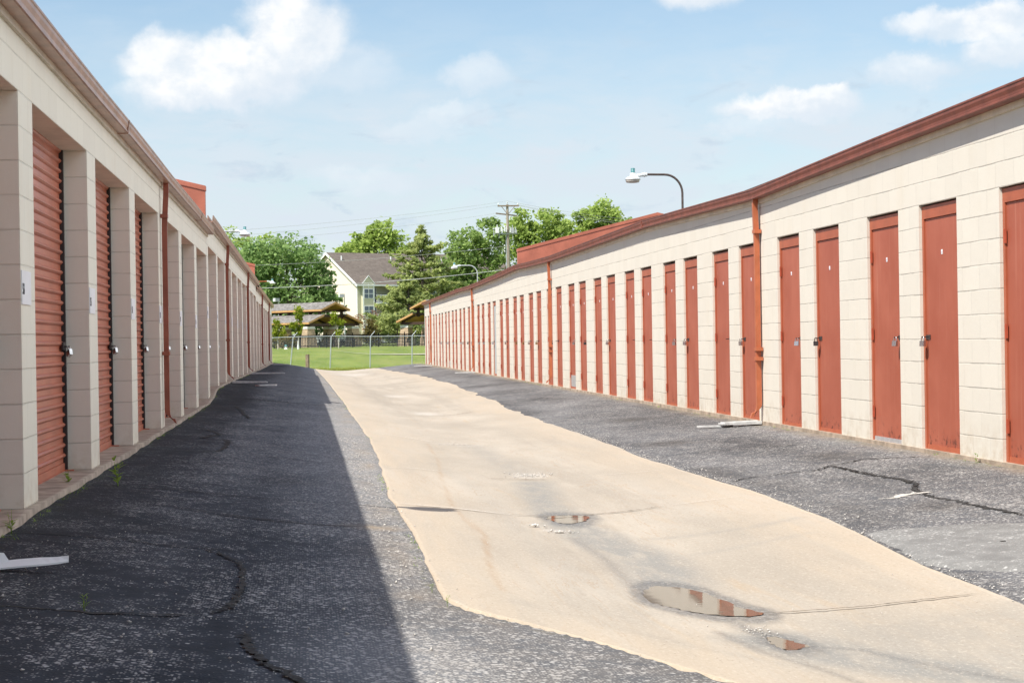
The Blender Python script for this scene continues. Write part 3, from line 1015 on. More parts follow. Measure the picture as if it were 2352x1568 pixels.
CR = [([(-1.71, 10.78), (-1.42, 10.8), (-1.17, 10.79), (-1.02, 10.76), (-.83, 10.65), (-.57, 10.69), (-.32, 10.59)], .028),
      ([(-1.7, 7.95), (-1.26, 7.94), (-1.05, 7.93), (-.87, 7.95), (-.74, 7.99), (-.6, 8.02), (-.43, 8.13)], .045),
      ([(-.43, 8.13), (-.37, 8.38), (-.33, 8.85), (-.34, 9.61), (-.39, 10.16), (-.57, 10.66)], .038),
      ([(-1.56, 14.41), (-1.31, 14.41), (-1.02, 14.44), (-.72, 14.36), (-.33, 14.23)], .03),
      ([(-.27, 7.72), (-.23, 7.34), (-.17, 6.99), (-.09, 6.79), (-.04, 6.65), (.05, 6.3)], .045),
      ([(-.94, 13.07), (-.65, 12.82), (-.38, 12.65), (-.06, 12.61)], .035),
      ([(-1.35, 24.12), (-1.17, 23.57), (-1.03, 22.83), (-1.19, 21.91), (-1.05, 21.77), (-.92, 21.79), (-.87, 20.76), (-.9, 19.6), (-1.08, 19.25), (-1.4, 19.3)], .06),
      ([(-1.08, 19.25), (-.49, 19.33), (.11, 18.91)], .03),
      ([(-.8, 14.27), (-.31, 14.25), (.33, 14.11)], .02),
      ([(-.73, 12.9), (-.33, 12.58), (.06, 12.46), (.36, 12.56)], .03),
      ([(-1.48, 34.22), (-.99, 34.5), (-.59, 34.36), (.31, 34.23)], .09),
      ([(-1.21, 32.42), (-1.05, 30.4), (-.98, 29.33), (-.85, 27.95)], .07),
      ([(3.6, 16.0), (3.79, 16.23), (4.04, 16.28), (4.42, 16.24), (4.62, 16.5), (4.99, 16.75), (5.25, 16.5), (5.51, 16.3)], .035),
      ([(4.62, 16.5), (4.62, 15.77), (4.64, 15.07), (4.68, 14.48), (4.65, 14.23), (4.51, 13.79), (4.43, 13.15), (4.47, 12.77), (4.5, 12.21), (4.52, 11.64)], .055),
      ([(3.6, 19.6), (4.09, 19.58), (4.55, 19.5), (4.89, 19.28), (5.29, 19.01)], .025)]
for i, (pts, w) in enumerate(CR):
    ribbon('crack', pts, w, M['crack'], asphalt, .007, i)
for nm, pts, w, mt in (('joint', [(.66, 14.57), (1.12, 14.44), (1.5, 14.2)], .028, 'chalk'), ('joint', [(1.45, 14.22), (1.76, 14.16), (2.41, 14.32), (2.75, 14.48)], .03, 'joint'),
                       ('joint', [(2.8, 14.5), (3.1, 14.62), (3.4, 14.7)], .014, 'chalk'), ('joint', [(3.27, 8.95), (2.69, 8.93), (2.12, 8.99)], .022, 'joint'),
                       ('joint', [(.74, 18.76), (1.08, 18.86), (1.4, 18.6)], .02, 'chalk'), ('joint', [(1.6, 18.2), (1.91, 18.07), (2.4, 17.92)], .026, 'joint'),
                       ('joint', [(2.6, 17.9), (3.19, 17.87), (3.4, 17.9)], .012, 'chalk'), ('joint', [(.78, 25.6), (1.12, 25.5), (1.63, 24.4)], .02, 'chalk'),
                       ('joint', [(1.64, 23.99), (1.9, 24.1), (2.18, 24.24)], .04, 'joint'), ('joint', [(.78, 36.5), (1.4, 35.8), (2.1, 35.2)], .03, 'chalk'),
                       ('joint', [(2.0, 33.8), (2.5, 33.7), (3.0, 34.2)], .04, 'joint'), ('joint', [(.75, 48), (1.6, 47.3), (2.4, 47)], .04, 'chalk')):
    ribbon(nm, pts, w, M[mt], concrete, .013, int(w * 1000) + len(pts), .05, .012)
ribbon('paint_mark', [(4.12, 13.42), (4.35, 13.5), (4.56, 13.51)], .16, M['chalk'], asphalt, .009, 43, .03, .01)

# pale patch of newer asphalt on the right
PP = smooth_poly([(3.50, 11.68), (3.86, 11.6), (4.1, 11.52), (4.4, 11.2), (4.9, 10.5), (4.7, 9.5), (4.2, 9.3), (3.71, 9.52), (3.40, 9.9), (3.38, 10.34), (3.43, 10.89)], 6, .012, 8)
c0 = PP.mean(0)
rings = [c0 + (PP - c0) * s for s in (1, .94, .6, .4, .2, .02)]
V = np.concatenate(rings)
V = np.c_[V, zg(V[:, 0], V[:, 1]) + np.r_[np.full(len(PP), -.006), np.full(len(PP), .016), np.full(4 * len(PP), .02)]]
n = len(PP)
Q = []
for r_ in range(5):
    k = np.arange(n)
    Q.append(np.stack([r_ * n + k, r_ * n + (k + 1) % n, (r_ + 1) * n + (k + 1) % n, (r_ + 1) * n + k], 1))
tag(np_mesh('asphalt_patch', V, np.concatenate(Q), M['asphaltpatch']), 'pale grey asphalt repair patch beside the concrete strip', 'asphalt patch', kind='structure')

# grassy land beyond
gx = np.concatenate([np.linspace(-900, -30, 30), np.linspace(-28, 60, 90), np.linspace(65, 1200, 40)])
gy = np.concatenate([np.array([-40, -10, 20, 60, 90, 97.4, 97.5]), np.linspace(98, 112, 30), np.linspace(113, 205, 90), np.linspace(210, 400, 20), np.linspace(450, 3000, 20)])
X, Y = np.meshgrid(gx, gy)
Z = land(X, Y) + np.where((Y > 99) & (Y < 400), (vnoise(X * .3, Y * .2, 91) - .5) * .10, 0)
Z = np.where((Y > 97.4) & (Y < 104), np.minimum(Z, zg(np.clip(X, -1.7, 5.6), np.minimum(Y, 97.6)) + .02 + (Y - 97.5) * .03), Z)
Z = np.where(Y > 97.4, Z, -.75)
tag(np_mesh('ground', np.stack([X, Y, Z], -1).reshape(-1, 3), grid_quads(len(gx), len(gy)), M['grass'], None, None, True), 'mown grass bank beyond the end of the alley', 'grass', kind='structure')


def far_z(x, y):
    return float(land(x, y))


# footpath across the grass
P1 = np.array([(2.0, 150), (3.2, 138), (4.3, 131), (6.0, 128.5), (9, 127.5), (14, 127)])
w_ = np.array([.5, .8, 1.2, 1.8, 2.2, 2.2])
V = []
for (x, y), w in zip(P1, w_):
    for dy in (-w / 2, w / 2):
        V.append((x, y + dy, far_z(x, y + dy) + .06))
k = np.arange(len(P1) - 1) * 2
tag(np_mesh('path', V, np.stack([k, k + 1, k + 3, k + 2], 1), M['path']), 'pale footpath curving across the grass bank', 'path', kind='structure')

# ---------------------------------------------------------------- left storage building (roll-up doors)
LX = -1.732
PER = 3.6576
LP0 = 11.85                       # near edge of the first pillar in view
PW = .61
Lb = tag(empty('storage_building', (LX, LP0, 0)), 'shaded cream block storage building with red roll-up doors between its pillars', 'storage building')
SEC = [(-4, 6), (6, 15), (15, 23)]                   # pillar indices of the three stepped lengths


def lz(sec, y):
    if sec == 0: return 0.0
    if sec == 1: return .20 - .12 * (y - 34.4) / 32.6
    return -.04 - .10 * (y - 67) / 29


wall = MB()
for s, (a, b) in enumerate(SEC):
    ya = LP0 + a * PER + (PW / 2 if s else 0)
    yb = LP0 + b * PER + (PW / 2 if s < 2 else PW)
    for i in range(a, b + 1):
        y0 = LP0 + i * PER; y1 = y0 + PW
        y0 = max(y0, ya); y1 = min(y1, yb)
        z = 2.575 + lz(s, (y0 + y1) / 2)
        wall.box(LX - .2, LX, y0, y1, -.35, z)
    # band over the doors, cut to follow the slight fall
    za, zb = 2.575 + lz(s, ya), 2.575 + lz(s, yb)
    ta = 3.0 + lz(s, ya); tb = 3.0 + lz(s, yb)
    wall.hexa([(LX - .2, ya, za), (LX, ya, za), (LX, yb, zb), (LX - .2, yb, zb)], [(LX - .2, ya, ta), (LX, ya, ta), (LX, yb, tb), (LX - .2, yb, tb)])
    # back wall and gable ends
    wall.box(-10.2, -10.0, ya, yb, -.4, 2.95 + lz(s, yb))
    for ye in (ya, yb):
        t0 = 2.94 + lz(s, ye)
        d = .2 if ye == ya else -.2
        wall.add([(LX - .2, ye, -.4), (-10.0, ye, -.4), (-10.0, ye, t0), (-5.9, ye, t0 + .98), (LX - .2, ye, t0),
                  (LX - .2, ye + d, -.4), (-10.0, ye + d, -.4), (-10.0, ye + d, t0), (-5.9, ye + d, t0 + .98), (LX - .2, ye + d, t0)],
                 [(0, 1, 2, 3, 4), (5, 9, 8, 7, 6), (0, 1, 6, 5), (1, 2, 7, 6), (2, 3, 8, 7), (3, 4, 9, 8), (4, 0, 5, 9)])
wall.build('wall', M['block_l'], Lb, True)

# slab edge in front of the doors
ys = np.arange(-2.8, 96.6, .25)
xs = np.array([LX - .30, LX - .12, LX + .03, LX + .065, LX + .07])
X, Y = np.meshgrid(xs, ys)
Z = np.maximum(zg(LX * np.ones_like(Y), Y), 0 * Y - .01) + .025
X = X + (vnoise(Y * 1.5, X * 0, 15) - .5) * .05 * (X > LX)
Z[:, -1] -= .2
np_mesh('slab', np.stack([X, Y, Z], -1).reshape(-1, 3) - np.array([LX, LP0, 0]), grid_quads(5, len(ys)), M['slab'], Lb)

# roofs, fascia boards, gutters
GPROF = [(.027, 0), (.027, -.122), (.112, -.122), (.123, -.116), (.123, -.104), (.114, -.098), (.116, -.075), (.127, -.045), (.128, -.02), (.135, -.014), (.135, 0), (.122, 0), (.118, -.03), (.108, -.11), (.04, -.11), (.04, 0)]
for s, (a, b) in enumerate(SEC):
    ya = LP0 + a * PER + (PW / 2 if s else 0)
    yb = LP0 + b * PER + (PW / 2 if s < 2 else PW)
    rf = MB()
    for (x0, h0, x1, h1) in ((LX + .03, 3.045, -5.9, 4.03), (-5.9, 4.03, -10.3, 2.95)):
        va, vb = lz(s, ya), lz(s, yb)
        rf.hexa([(x0, ya, h0 + va - .03), (x1, ya, h1 + va - .03), (x1, yb, h1 + vb - .03), (x0, yb, h0 + vb - .03)],
                [(x0, ya, h0 + va), (x1, ya, h1 + va), (x1, yb, h1 + vb), (x0, yb, h0 + vb)])
    rf.build('roof', M['roof'], Lb, True)
    fa = MB()
    n = 14
    path = []
    for i in range(n + 1):
        y = ya + (yb - ya) * i / n
        path.append(((LX, y, 2.985 + lz(s, y)), (1, 0)))
    fa.sweep([(.003, -.068), (.026, -.068), (.026, .04), (.003, .04)], path)
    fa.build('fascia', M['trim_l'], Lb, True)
    gu = MB()
    gp = [((LX, (ya if i == 0 else ya + (yb - ya) * i / n) - (.0 if s == 0 else .25 if i == 0 else 0), 3.085 + lz(s, ya + (yb - ya) * i / n) + .006 * math.sin(i * 1.7)), (1, 0)) for i in range(n + 1)]
    gu.sweep(GPROF, gp)
    if s == 0:                       # sleeve over the joint that shows near the camera
        for ysl in (17.8, 30.2):
            gu.sweep([(.025, -.126), (.127, -.126), (.128, -.08), (.132, -.045), (.139, -.018), (.139, .003), (.126, .003), (.124, -.03), (.112, -.118), (.025, -.118)], [((LX, ysl, 3.085), (1, 0)), ((LX, ysl + .05, 3.085), (1, 0))])
    gu.build('gutter', M['gutter_l'], Lb, True)


def parapet(x_eave, sgn, y, z_low, z_top, ridge_x, slope, parent):
    """low clad fire wall climbing the roof across the building"""
    x2 = ridge_x + (ridge_x - x_eave)
    h = slope * abs(ridge_x - x_eave)
    mb = MB()
    T = .22
    for (xa, ha, xb, hb) in ((x_eave, 0, ridge_x, h), (ridge_x, h, x2, 0)):
        mb.hexa([(xa, y, z_low + ha - .3), (xb, y, z_low + hb - .3), (xb, y + T, z_low + hb - .3), (xa, y + T, z_low + ha - .3)],
                [(xa, y, z_top + ha - .03), (xb, y, z_top + hb - .03), (xb, y + T, z_top + hb - .03), (xa, y + T, z_top + ha - .03)])
    o = mb.build('parapet', M['parapet'], parent, True)
    cp_ = MB()
    e = -.012 * sgn
    for (xa, ha, xb, hb) in ((x_eave + e, 0, ridge_x, h), (ridge_x, h, x2 - e, 0)):
        cp_.hexa([(xa, y - .014, z_top + ha - .085), (xb, y - .014, z_top + hb - .085), (xb, y + T + .014, z_top + hb - .085), (xa, y + T + .014, z_top + ha - .085)],
                 [(xa, y - .014, z_top + ha), (xb, y - .014, z_top + hb), (xb, y + T + .014, z_top + hb), (xa, y + T + .014, z_top + ha)])
    c = link('cap', cp_.mesh('cap'), M['parapet'], o)
    c.location = (0, 0, 0)
    return o


parapet(-1.76, -1, 34.25, 3.05, 3.84, -5.9, .243, Lb)
parapet(-1.76, -1, 66.9, 3.0, 3.80, -5.9, .243, Lb)


def downspout(xw, y, ztop, zbot, sgn, mat, parent, off=.075):
    """square pipe standing off the wall; sgn = direction away from the wall along x"""
    mb = MB()
    w = .031
    x = xw + sgn * .05
    def seg(pts):
        vs = []
        for (px, py, pz, tx, tz) in pts:
            for (a, b) in ((-1, -1), (1, -1), (1, 1), (-1, 1)):
                vs.append((px + a * w * tz, py + b * w * 1.05, pz - a * w * tx))
        fs = []
        for i in range(len(pts) - 1):
            for k in range(4):
                fs.append((i * 4 + k, i * 4 + (k + 1) % 4, (i + 1) * 4 + (k + 1) % 4, (i + 1) * 4 + k))
        fs.append((0, 1, 2, 3)); fs.append(tuple(len(vs) - 4 + k for k in range(4)))
        mb.add(vs, fs)
    pts = [(xw + sgn * off, y, ztop, 0, 1), (xw + sgn * off, y, ztop - .12, .0, 1), (x, y, ztop - .55, 0, 1), (x, y, zbot + .24, 0, 1)]
    for i in range(1, 6):
        t = i / 5 * R(72)
        r = .15
        pts.append((x + sgn * r * (1 - math.cos(t)), y, zbot + .24 - r * math.sin(t), -sgn * -math.sin(t) * -1 * -1, math.cos(t)))
    fx = []
    for (px, py, pz, tx, tz) in pts:
        fx.append((px, py, pz, tx, tz))
    seg(fx)
    px, py, pz, tx, tz = pts[-1]
    o = mb.build('downspout', mat, parent, True)
    for zz in (ztop - .42, zbot + .92, zbot + .80):
        if zz == zbot + .80 and sgn > 0: continue
        st = MB()
        st.box(x - .043, x + .043, y - .085, y + .047, zz - .022, zz + .022)
        link('strap', st.mesh('strap'), mat, o)
    return o


for (y, s) in ((23.2, 0), (41.4, 1), (55.9, 1), (73.6, 2), (87.0, 2)):
    zb = float(zg(LX + .2, y)) + .02
    downspout(LX, y, 2.98 + lz(s, y), zb, 1, M['pipe_l'], Lb)

# roll-up doors: one curtain with its tracks, then copies
OPW = PER - PW


def curtain_mesh():
    mb = MB()
    pit = .081
    prof = []
    z = .06
    while z < 2.56:
        prof += [(0, z), (0, z + .036), (.012, z + .044), (.021, z + .054), (.021, z + .062), (.012, z + .072), (0, z + .078)]
        z += pit
    vs = []; fs = []
    for (x, zz) in prof:
        vs.append((x, .055, zz)); vs.append((x, OPW - .055, zz))
    for i in range(len(prof) - 1):
        fs.append((2 * i, 2 * i + 1, 2 * i + 3, 2 * i + 2))
    mb.add(vs, fs)
    mb.box(-.005, .012, .05, OPW - .05, .0, .058)
    return mb.mesh('roll_up_door')


cur = curtain_mesh()
tr = MB()
tr.box(-.035, .032, .004, .049, -.02, 2.565)
trm = tr.mesh('track')
lk = MB()
lk.box(.02, .034, OPW - .20, OPW - .06, -.012, .05, 0)
lk.box(.034, .044, OPW - .14, OPW - .04, .005, .022, 0)
lkm = lk.mesh('latch')
pl = MB()
pl.box(-.013, .013, -.026, .026, -.05, 0)
pl.tube([(0, -.016, 0), (0, -.016, .022), (0, -.010, .034), (0, 0, .038), (0, .010, .034), (0, .016, .022), (0, .016, 0)], .0045, 6)
plm = pl.mesh('padlock')
ft = MB()
ft.box(.0, .02, .06, OPW - .06, -.012, -.001)
ftm = ft.mesh('bottom_bar')
ft = MB()
ft.box(-.01, .09, 0, .03, -.008, .006)
ftm2 = ft.mesh('foot')
for me_, mt_ in ((cur, M['curtain']), (trm, M['darkmetal']), (lkm, M['darkmetal']), (plm, M['steel']), (ftm, M['curtain']), (ftm2, M['curtain'])):
    me_.materials.append(mt_)


def child(name, me, parent, loc=(0, 0, 0), rot=(0, 0, 0)):
    o = bpy.data.objects.new(name, me)
    COL.objects.link(o)
    o.parent = parent
    o.location = loc
    o.rotation_euler = rot
    return o


for i in range(-2, 23):
    s = 0 if i < 6 else 1 if i < 15 else 2
    y = LP0 + i * PER + PW
    z = lz(s, y) if s < 2 else lz(2, y)
    zb = max(float(zg(LX, y + 1.5)), -.01) + .03
    d = child('roll_up_door', cur, Lb, (-.215, y - LP0, zb))
    child('track', trm, d)
    child('track', trm, d, (0, OPW - .053, 0))
    child('foot', ftm2, d, (0, .09, 0))
    child('foot', ftm2, d, (0, OPW - .12, 0))
    child('bottom_bar', ftm, d)
    if -1 <= i <= 8:
        child('latch', lkm, d, (0, 0, .99 - zb))
        child('padlock', plm, d, (.062, OPW - .075, .975 - zb), (R(-28), R(10), R(35)))


def text_mesh(txt, size):
    cu = bpy.data.curves.new('text', 'FONT')
    cu.body = txt
    cu.size = size
    cu.align_x = 'LEFT'
    cu.extrude = .0008
    o = bpy.data.objects.new('text', cu)
    COL.objects.link(o)
    dg = bpy.context.evaluated_depsgraph_get()
    me = bpy.data.meshes.new_from_object(o.evaluated_get(dg))
    bpy.data.objects.remove(o)
    bpy.data.curves.remove(cu)
    return me


# numbered sign blocks on the pillars
sg = MB()
sg.box(.0, .006, .0, .385, 0, .208)
sgm = sg.mesh('unit_sign'); sgm.materials.append(M['white'])
for i in range(-1, 13):
    s = 0 if i < 6 else 1
    y = LP0 + i * PER
    z = 1.268 + lz(s, y)
    o = child('unit_sign', sgm, Lb, (0.001, y + .012 - LP0, z))
    if i < 8:
        # the wall faces +x, so text runs towards +y when seen from the alley
        me = text_mesh(str(526 - i), .098)
        me.materials.append(M['ink'])
        t = child('number', me, o, (.0072, .012, .062), (R(90), 0, R(90)))
        t.scale = (.58, 1, 1)

# ---------------------------------------------------------------- right storage building (hinged doors)
RX = 5.617
RY0 = 15.92
Rb = tag(empty('storage_building', (RX, RY0, 0)), 'sunlit cream block storage building with a long row of narrow red hinged doors', 'storage building')
ROP = 1.016
LINT = 2.178
wall = MB()
YA, YB = RY0 - 4 * PER - 1.016, 90.35
segs = []
k = -4
edges = []
while True:
    b = RY0 + k * PER
    if b > YB: break
    edges.append((b, b + ROP, k, 2)); edges.append((b + 1.6256, b + 2.6416, k, 3))
    k += 1
edges = [e for e in edges if e[1] < YB - .2]
cur_y = YA
for (a, b, k, t) in edges:
    wall.box(RX, RX + .2, cur_y, a, -.4, LINT)
    cur_y = b
wall.box(RX, RX + .2, cur_y, YB, -.4, LINT)
wall.box(RX, RX + .2, YA, YB, LINT, 2.86)
wall.box(RX + 8.0, RX + 8.2, YA, YB, -.4, 2.86)
for ye, d in ((YA, .2), (YB, -.2)):
    t0 = 2.84
    wall.add([(RX + .2, ye, -.4), (RX + 8, ye, -.4), (RX + 8, ye, t0), (9.72, ye, t0 + .98), (RX + .2, ye, t0),
              (RX + .2, ye + d, -.4), (RX + 8, ye + d, -.4), (RX + 8, ye + d, t0), (9.72, ye + d, t0 + .98), (RX + .2, ye + d, t0)],
             [(0, 1, 2, 3, 4), (5, 9, 8, 7, 6), (0, 1, 6, 5), (1, 2, 7, 6), (2, 3, 8, 7), (3, 4, 9, 8), (4, 0, 5, 9)])
wall.build('wall', M['block_r'], Rb, True)
sl = MB()
sl.box(RX - .012, RX + .22, YA, YB, -.35, -.052)
sl.build('slab', M['slab'], Rb, True)

GK = np.array([(-2, 2.93), (14.0, 2.95), (15.5, 2.93), (17.86, 2.90), (20.5, 2.86), (22.9, 2.815), (25.2, 2.85), (28, 2.89), (30.7, 2.925), (36, 2.91), (42.5, 2.895), (47, 2.94),
               (50.0, 2.985), (55, 2.93), (61.7, 2.885), (65, 2.88), (69.3, 2.905), (76, 2.88), (85, 2.86), (90.6, 2.86)])
gz = lambda y: float(np.interp(y, GK[:, 0], GK[:, 1]))
ysg = np.unique(np.concatenate([np.linspace(YA, YB + .12, 60), GK[1:-1, 0]]))
ysg = ysg[(ysg >= YA)]
fa = MB()
fa.sweep([(.003, -.05), (.026, -.05), (.026, .10), (.003, .10)], [((RX, y, gz(y) - .125), (-1, 0)) for y in ysg])
fa.build('fascia', M['trim'], Rb, True)
# the gutter was hung in lengths, each ending at a sleeve
cuts = [YA, 30.7, 50.0, 69.3, YB + .15]
for a, b in zip(cuts[:-1], cuts[1:]):
    gu = MB()
    yy = np.unique(np.concatenate([[a], ysg[(ysg > a) & (ysg < b)], [b]]))
    gu.sweep(GPROF, [((RX, y, gz(y)), (-1, 0)) for y in yy])
    if b < YB:
        gu.sweep([(.025, -.126), (.127, -.126), (.128, -.08), (.132, -.045), (.139, -.018), (.139, .003), (.126, .003), (.124, -.03), (.112, -.118), (.025, -.118)], [((RX, b - .05, gz(b)), (-1, 0)), ((RX, b + .03, gz(b)), (-1, 0))])
    gu.build('gutter', M['gutter'], Rb, True)
rf = MB()
for (x0, h0, x1, h1) in ((RX - .04, 2.915, 9.72, 3.93), (9.72, 3.93, RX + 8.3, 2.86)):
    yr = list(np.linspace(YA - .1, YB + .1, 24))
    for a, b in zip(yr[:-1], yr[1:]):
        da = (gz(a) - 2.90) * .8; db = (gz(b) - 2.90) * .8
        rf.hexa([(x0, a, h0 - .04 + da), (x1, a, h1 - .04), (x1, b, h1 - .04), (x0, b, h0 - .04 + db)], [(x0, a, h0 + da), (x1, a, h1), (x1, b, h1), (x0, b, h0 + db)])
rf.build('roof', M['roof'], Rb, True)
parapet(5.86, 1, 52.2, 2.95, 3.53, 9.80, .247, Rb)
for y in (23.05, 43.2, 63.6, 85.4):
    downspout(RX, y, gz(y) - .1, float(zg(RX - .2, y)) + .03, -1, M['pipe'], Rb, .065)
LH = 2.03


def frame_mesh(hinges):
    mb = MB()
    z1 = LINT + .05
    o_ = [(.002, 0), (.002, z1 - .002), (ROP - .002, z1 - .002), (ROP - .002, 0)]
    i_ = [(.05, 0), (.05, z1 - .115), (ROP - .05, z1 - .115), (ROP - .05, 0)]
    vs = [(x, y, z) for x in (0, .11) for (y, z) in o_ + i_]
    fs = []
    for k in range(3):
        fs += [(k, k + 1, k + 5, k + 4), (8 + k + 1, 8 + k, 8 + k + 4, 8 + k + 5), (k, k + 8, k + 9, k + 1), (k + 4, k + 5, k + 13, k + 12)]
    fs += [(0, 4, 12, 8), (3, 11, 15, 7)]
    mb.add(vs, fs)
    return mb.mesh('door_frame')


frm = frame_mesh(False); frm.materials.append(M['frame'])
lf = MB()
lf.box(.014, .06, .053, ROP - .053, .012, LINT + .05 - .119)
lfm = lf.mesh('door'); lfm.materials.append(M['leaf'])
lfg = lfm.copy(); lfg.materials.clear(); lfg.materials.append(M['leafgrey'])
sw = MB()
sw.hexa([(.002, .055, .006), (.014, .055, .006), (.014, ROP - .055, .006), (.002, ROP - .055, .006)], [(.008, .055, .055), (.014, .055, .055), (.014, ROP - .055, .055), (.008, ROP - .055, .055)])
swm = sw.mesh('door_sweep'); swm.materials.append(M['frame'])
swm2 = swm.copy(); swm2.materials.clear(); swm2.materials.append(M['plate'])
hg = MB()
hg.box(-.006, .002, -.024, .022, -.058, .058)
hg.tube([(-.008, 0, -.058), (-.008, 0, .058)], .009, 8)
hgm = hg.mesh('hinge'); hgm.materials.append(M['hinge'])
hs = MB()
hs.box(.006, .014, -.055, .055, -.012, .030)
hs.tube([(.012, -.002, .012), (-.055, -.002, .010)], .006, 6)
hsm = hs.mesh('hasp'); hsm.materials.append(M['darkmetal'])
plb = plm.copy(); plb.materials.clear(); plb.materials.append(M['brass'])
pld = plm.copy(); pld.materials.clear(); pld.materials.append(M['darkmetal'])
tg = MB()
tg.box(-.003, .0, -.018, .018, -.021, .021)
tgm = tg.mesh('number_tag'); tgm.materials.append(M['white'])
pt = MB()
pt.box(.008, .0135, .06, ROP - .06, .057, .30)
ptm = pt.mesh('kick_plate'); ptm.materials.append(M['plate'])
rng = random.Random(5)
cnt = 0
for (a, b, k, t) in edges:
    if k < -2: continue
    mid = (a + b) / 2
    zb = max(float(zg(RX - .1, mid)), -.135) + .028
    zb = min(zb, -.045)
    grey = (k == 11 and t == 2)
    d = child('door', lfg if grey else lfm, Rb, (.028, a - RY0, zb))
    if grey: d['label'] = 'pale grey door among the red ones'
    hinge_near = (t == 2)                  # paired doors are handed towards each other
    if (k, t) in ((4, 2), (6, 2), (9, 2), (12, 2), (15, 2)): hinge_near = False
    if (k, t) in ((8, 3), (13, 3)): hinge_near = True
    child('door_frame', frm, d)
    child('door_sweep', swm2 if (k, t) == (0, 3) else swm, d)
    if (k, t) in ((6, 3), (16, 2)):
        child('kick_plate', ptm, d)
    hy = .051 if hinge_near else ROP - .051
    ly = ROP - .105 if hinge_near else .105
    for hz in (.30, 1.07, 1.84):
        h_ = child('hinge', hgm, d, (.002, hy, hz))
    if k <= 17:
        child('hasp', hsm, d, (0, ly, .96 - zb))
        if rng.random() > .12:
            r_ = rng.random()
            child('padlock', plm if r_ < .5 else plb if r_ < .8 else pld, d, (-.045, ly - .002, .962 - zb - .026), (0, R(rng.uniform(-8, 8)), R(rng.uniform(20, 70))))
    if k <= 12 and not grey:
        tgo = child('number_tag', tgm, d, (.0135, ROP * .5 + rng.uniform(-.01, .01), 1.73 - zb))
        if k <= 5:
            cnt += 1
            me = text_mesh(str(233 + cnt), .024)
            me.materials.append(M['inkgrey'])
            child('number', me, tgo, (-.0042, .018, -.008), (R(90), 0, R(-90)))

# ---------------------------------------------------------------- lamps on curved arms above the roofs
def make_lamp(loc, rz, label, polemat, z_foot):
    root = tag(empty('roof_lamp', loc, rz), label, 'lamp', 'lamps on curved arms above the storage roofs')
    top = 4.665 - loc[2]
    pts = [(0, 0, z_foot - loc[2]), (0, 0, top - .42)]
    for i in range(1, 9):
        t = i / 8 * math.pi / 2
        pts.append((-.40 * (1 - math.cos(t)), 0, top - .42 + .42 * math.sin(t)))
    pts.append((-.86, 0, top + .005))
    p = MB(); p.tube(pts, .026, 10)
    p.build('arm', polemat, root)
    h = MB()
    h.tube([(-.80, 0, top), (-.94, 0, top - .005)], .042, 10)
    h.tube([(-.85, 0, top), (-.87, 0, top)], .056, 10)
    h.tube([(-.93, 0, top - .01), (-1.05, 0, top - .035)], [.035, .05], 10)
    h.lathe([(.0, top + .045), (.055, top + .042), (.066, top + .03), (.068, top - .03), (.11, top - .045), (.155, top - .07), (.170, top - .095), (.172, top - .112), (0, top - .112)], -1.12, 0, 18)
    h.hexa([(-1.31, -.05, top - .10), (-1.05, -.05, top - .10), (-1.05, .05, top - .10), (-1.31, .05, top - .10)], [(-1.25, -.04, top - .06), (-1.05, -.05, top - .01), (-1.05, .05, top - .01), (-1.25, .04, top - .06)])
    h.build('housing', M['lampwhite'], root)
    l = MB()
    l.lathe([(.158, top - .113), (.156, top - .150), (.14, top - .172), (.09, top - .18), (0, top - .182)], -1.13, 0, 18)
    l.build('lens', M['lens'], root)
    c = MB()
    c.lathe([(0, top + .15), (.042, top + .148), (.048, top + .138), (.047, top + .05), (.06, top + .047), (0, top + .046)], -1.12, 0, 14)
    c.build('photocell', M['teal'], root)
    return root


make_lamp((8.46, 42, 3.5), 0, 'large lamp with a dark curved arm and teal cap above the right roof', M['lamppole'], 3.5)
make_lamp((8.33, 92, 3.2), 0, 'small far lamp with a pale arm beyond the far end of the right roof', M['lamppole_g'], -.2)
make_lamp((-3.05, 62, 3.4), math.pi, 'lamp whose grey arm reaches over the left roof in front of the tree', M['lamppole_g'], 3.3)
make_lamp((-3.05, 112, 3.3), math.pi, 'small lamp on a reddish arm at the far end of the left roof', M['pipe'], .0)
make_lamp((-3.1, 12.2, 3.3), math.pi, 'lamp above the left roof, nearest the camera, whose shadow lies on the concrete', M['lamppole'], 3.3)


# ---------------------------------------------------------------- small things on the pavement
def splash_block(x, y, rz, length, width, label, tilt=0.0, group='splash blocks under the downspouts'):
    root = tag(empty('splash_block', (x, y, float(zg(x, y)) + .012), rz), label, 'splash block', group)
    mb = MB()
    L2, w0, w1 = length, width * .42, width * .5
    mb.hexa([(0, -w0, 0), (L2, -w1, -.002), (L2, w1, -.002), (0, w0, 0)], [(0, -w0, .022), (L2, -w1, .012 + tilt), (L2, w1, .012 + tilt), (0, w0, .022)])
    mb.build('base', M['splash'], root)
    for s_ in (-1, 1):
        e = MB()
        e.hexa([(0, s_ * w0, .0), (L2 - .03, s_ * w1, .0), (L2 - .03, s_ * (w1 + .018), .0), (0, s_ * (w0 + .018), .0)],
               [(0, s_ * w0, .04), (L2 - .03, s_ * w1, .024 + tilt), (L2 - .03, s_ * (w1 + .018), .024 + tilt), (0, s_ * (w0 + .018), .04)])
        e.build('rim', M['splash'], root)
    return root


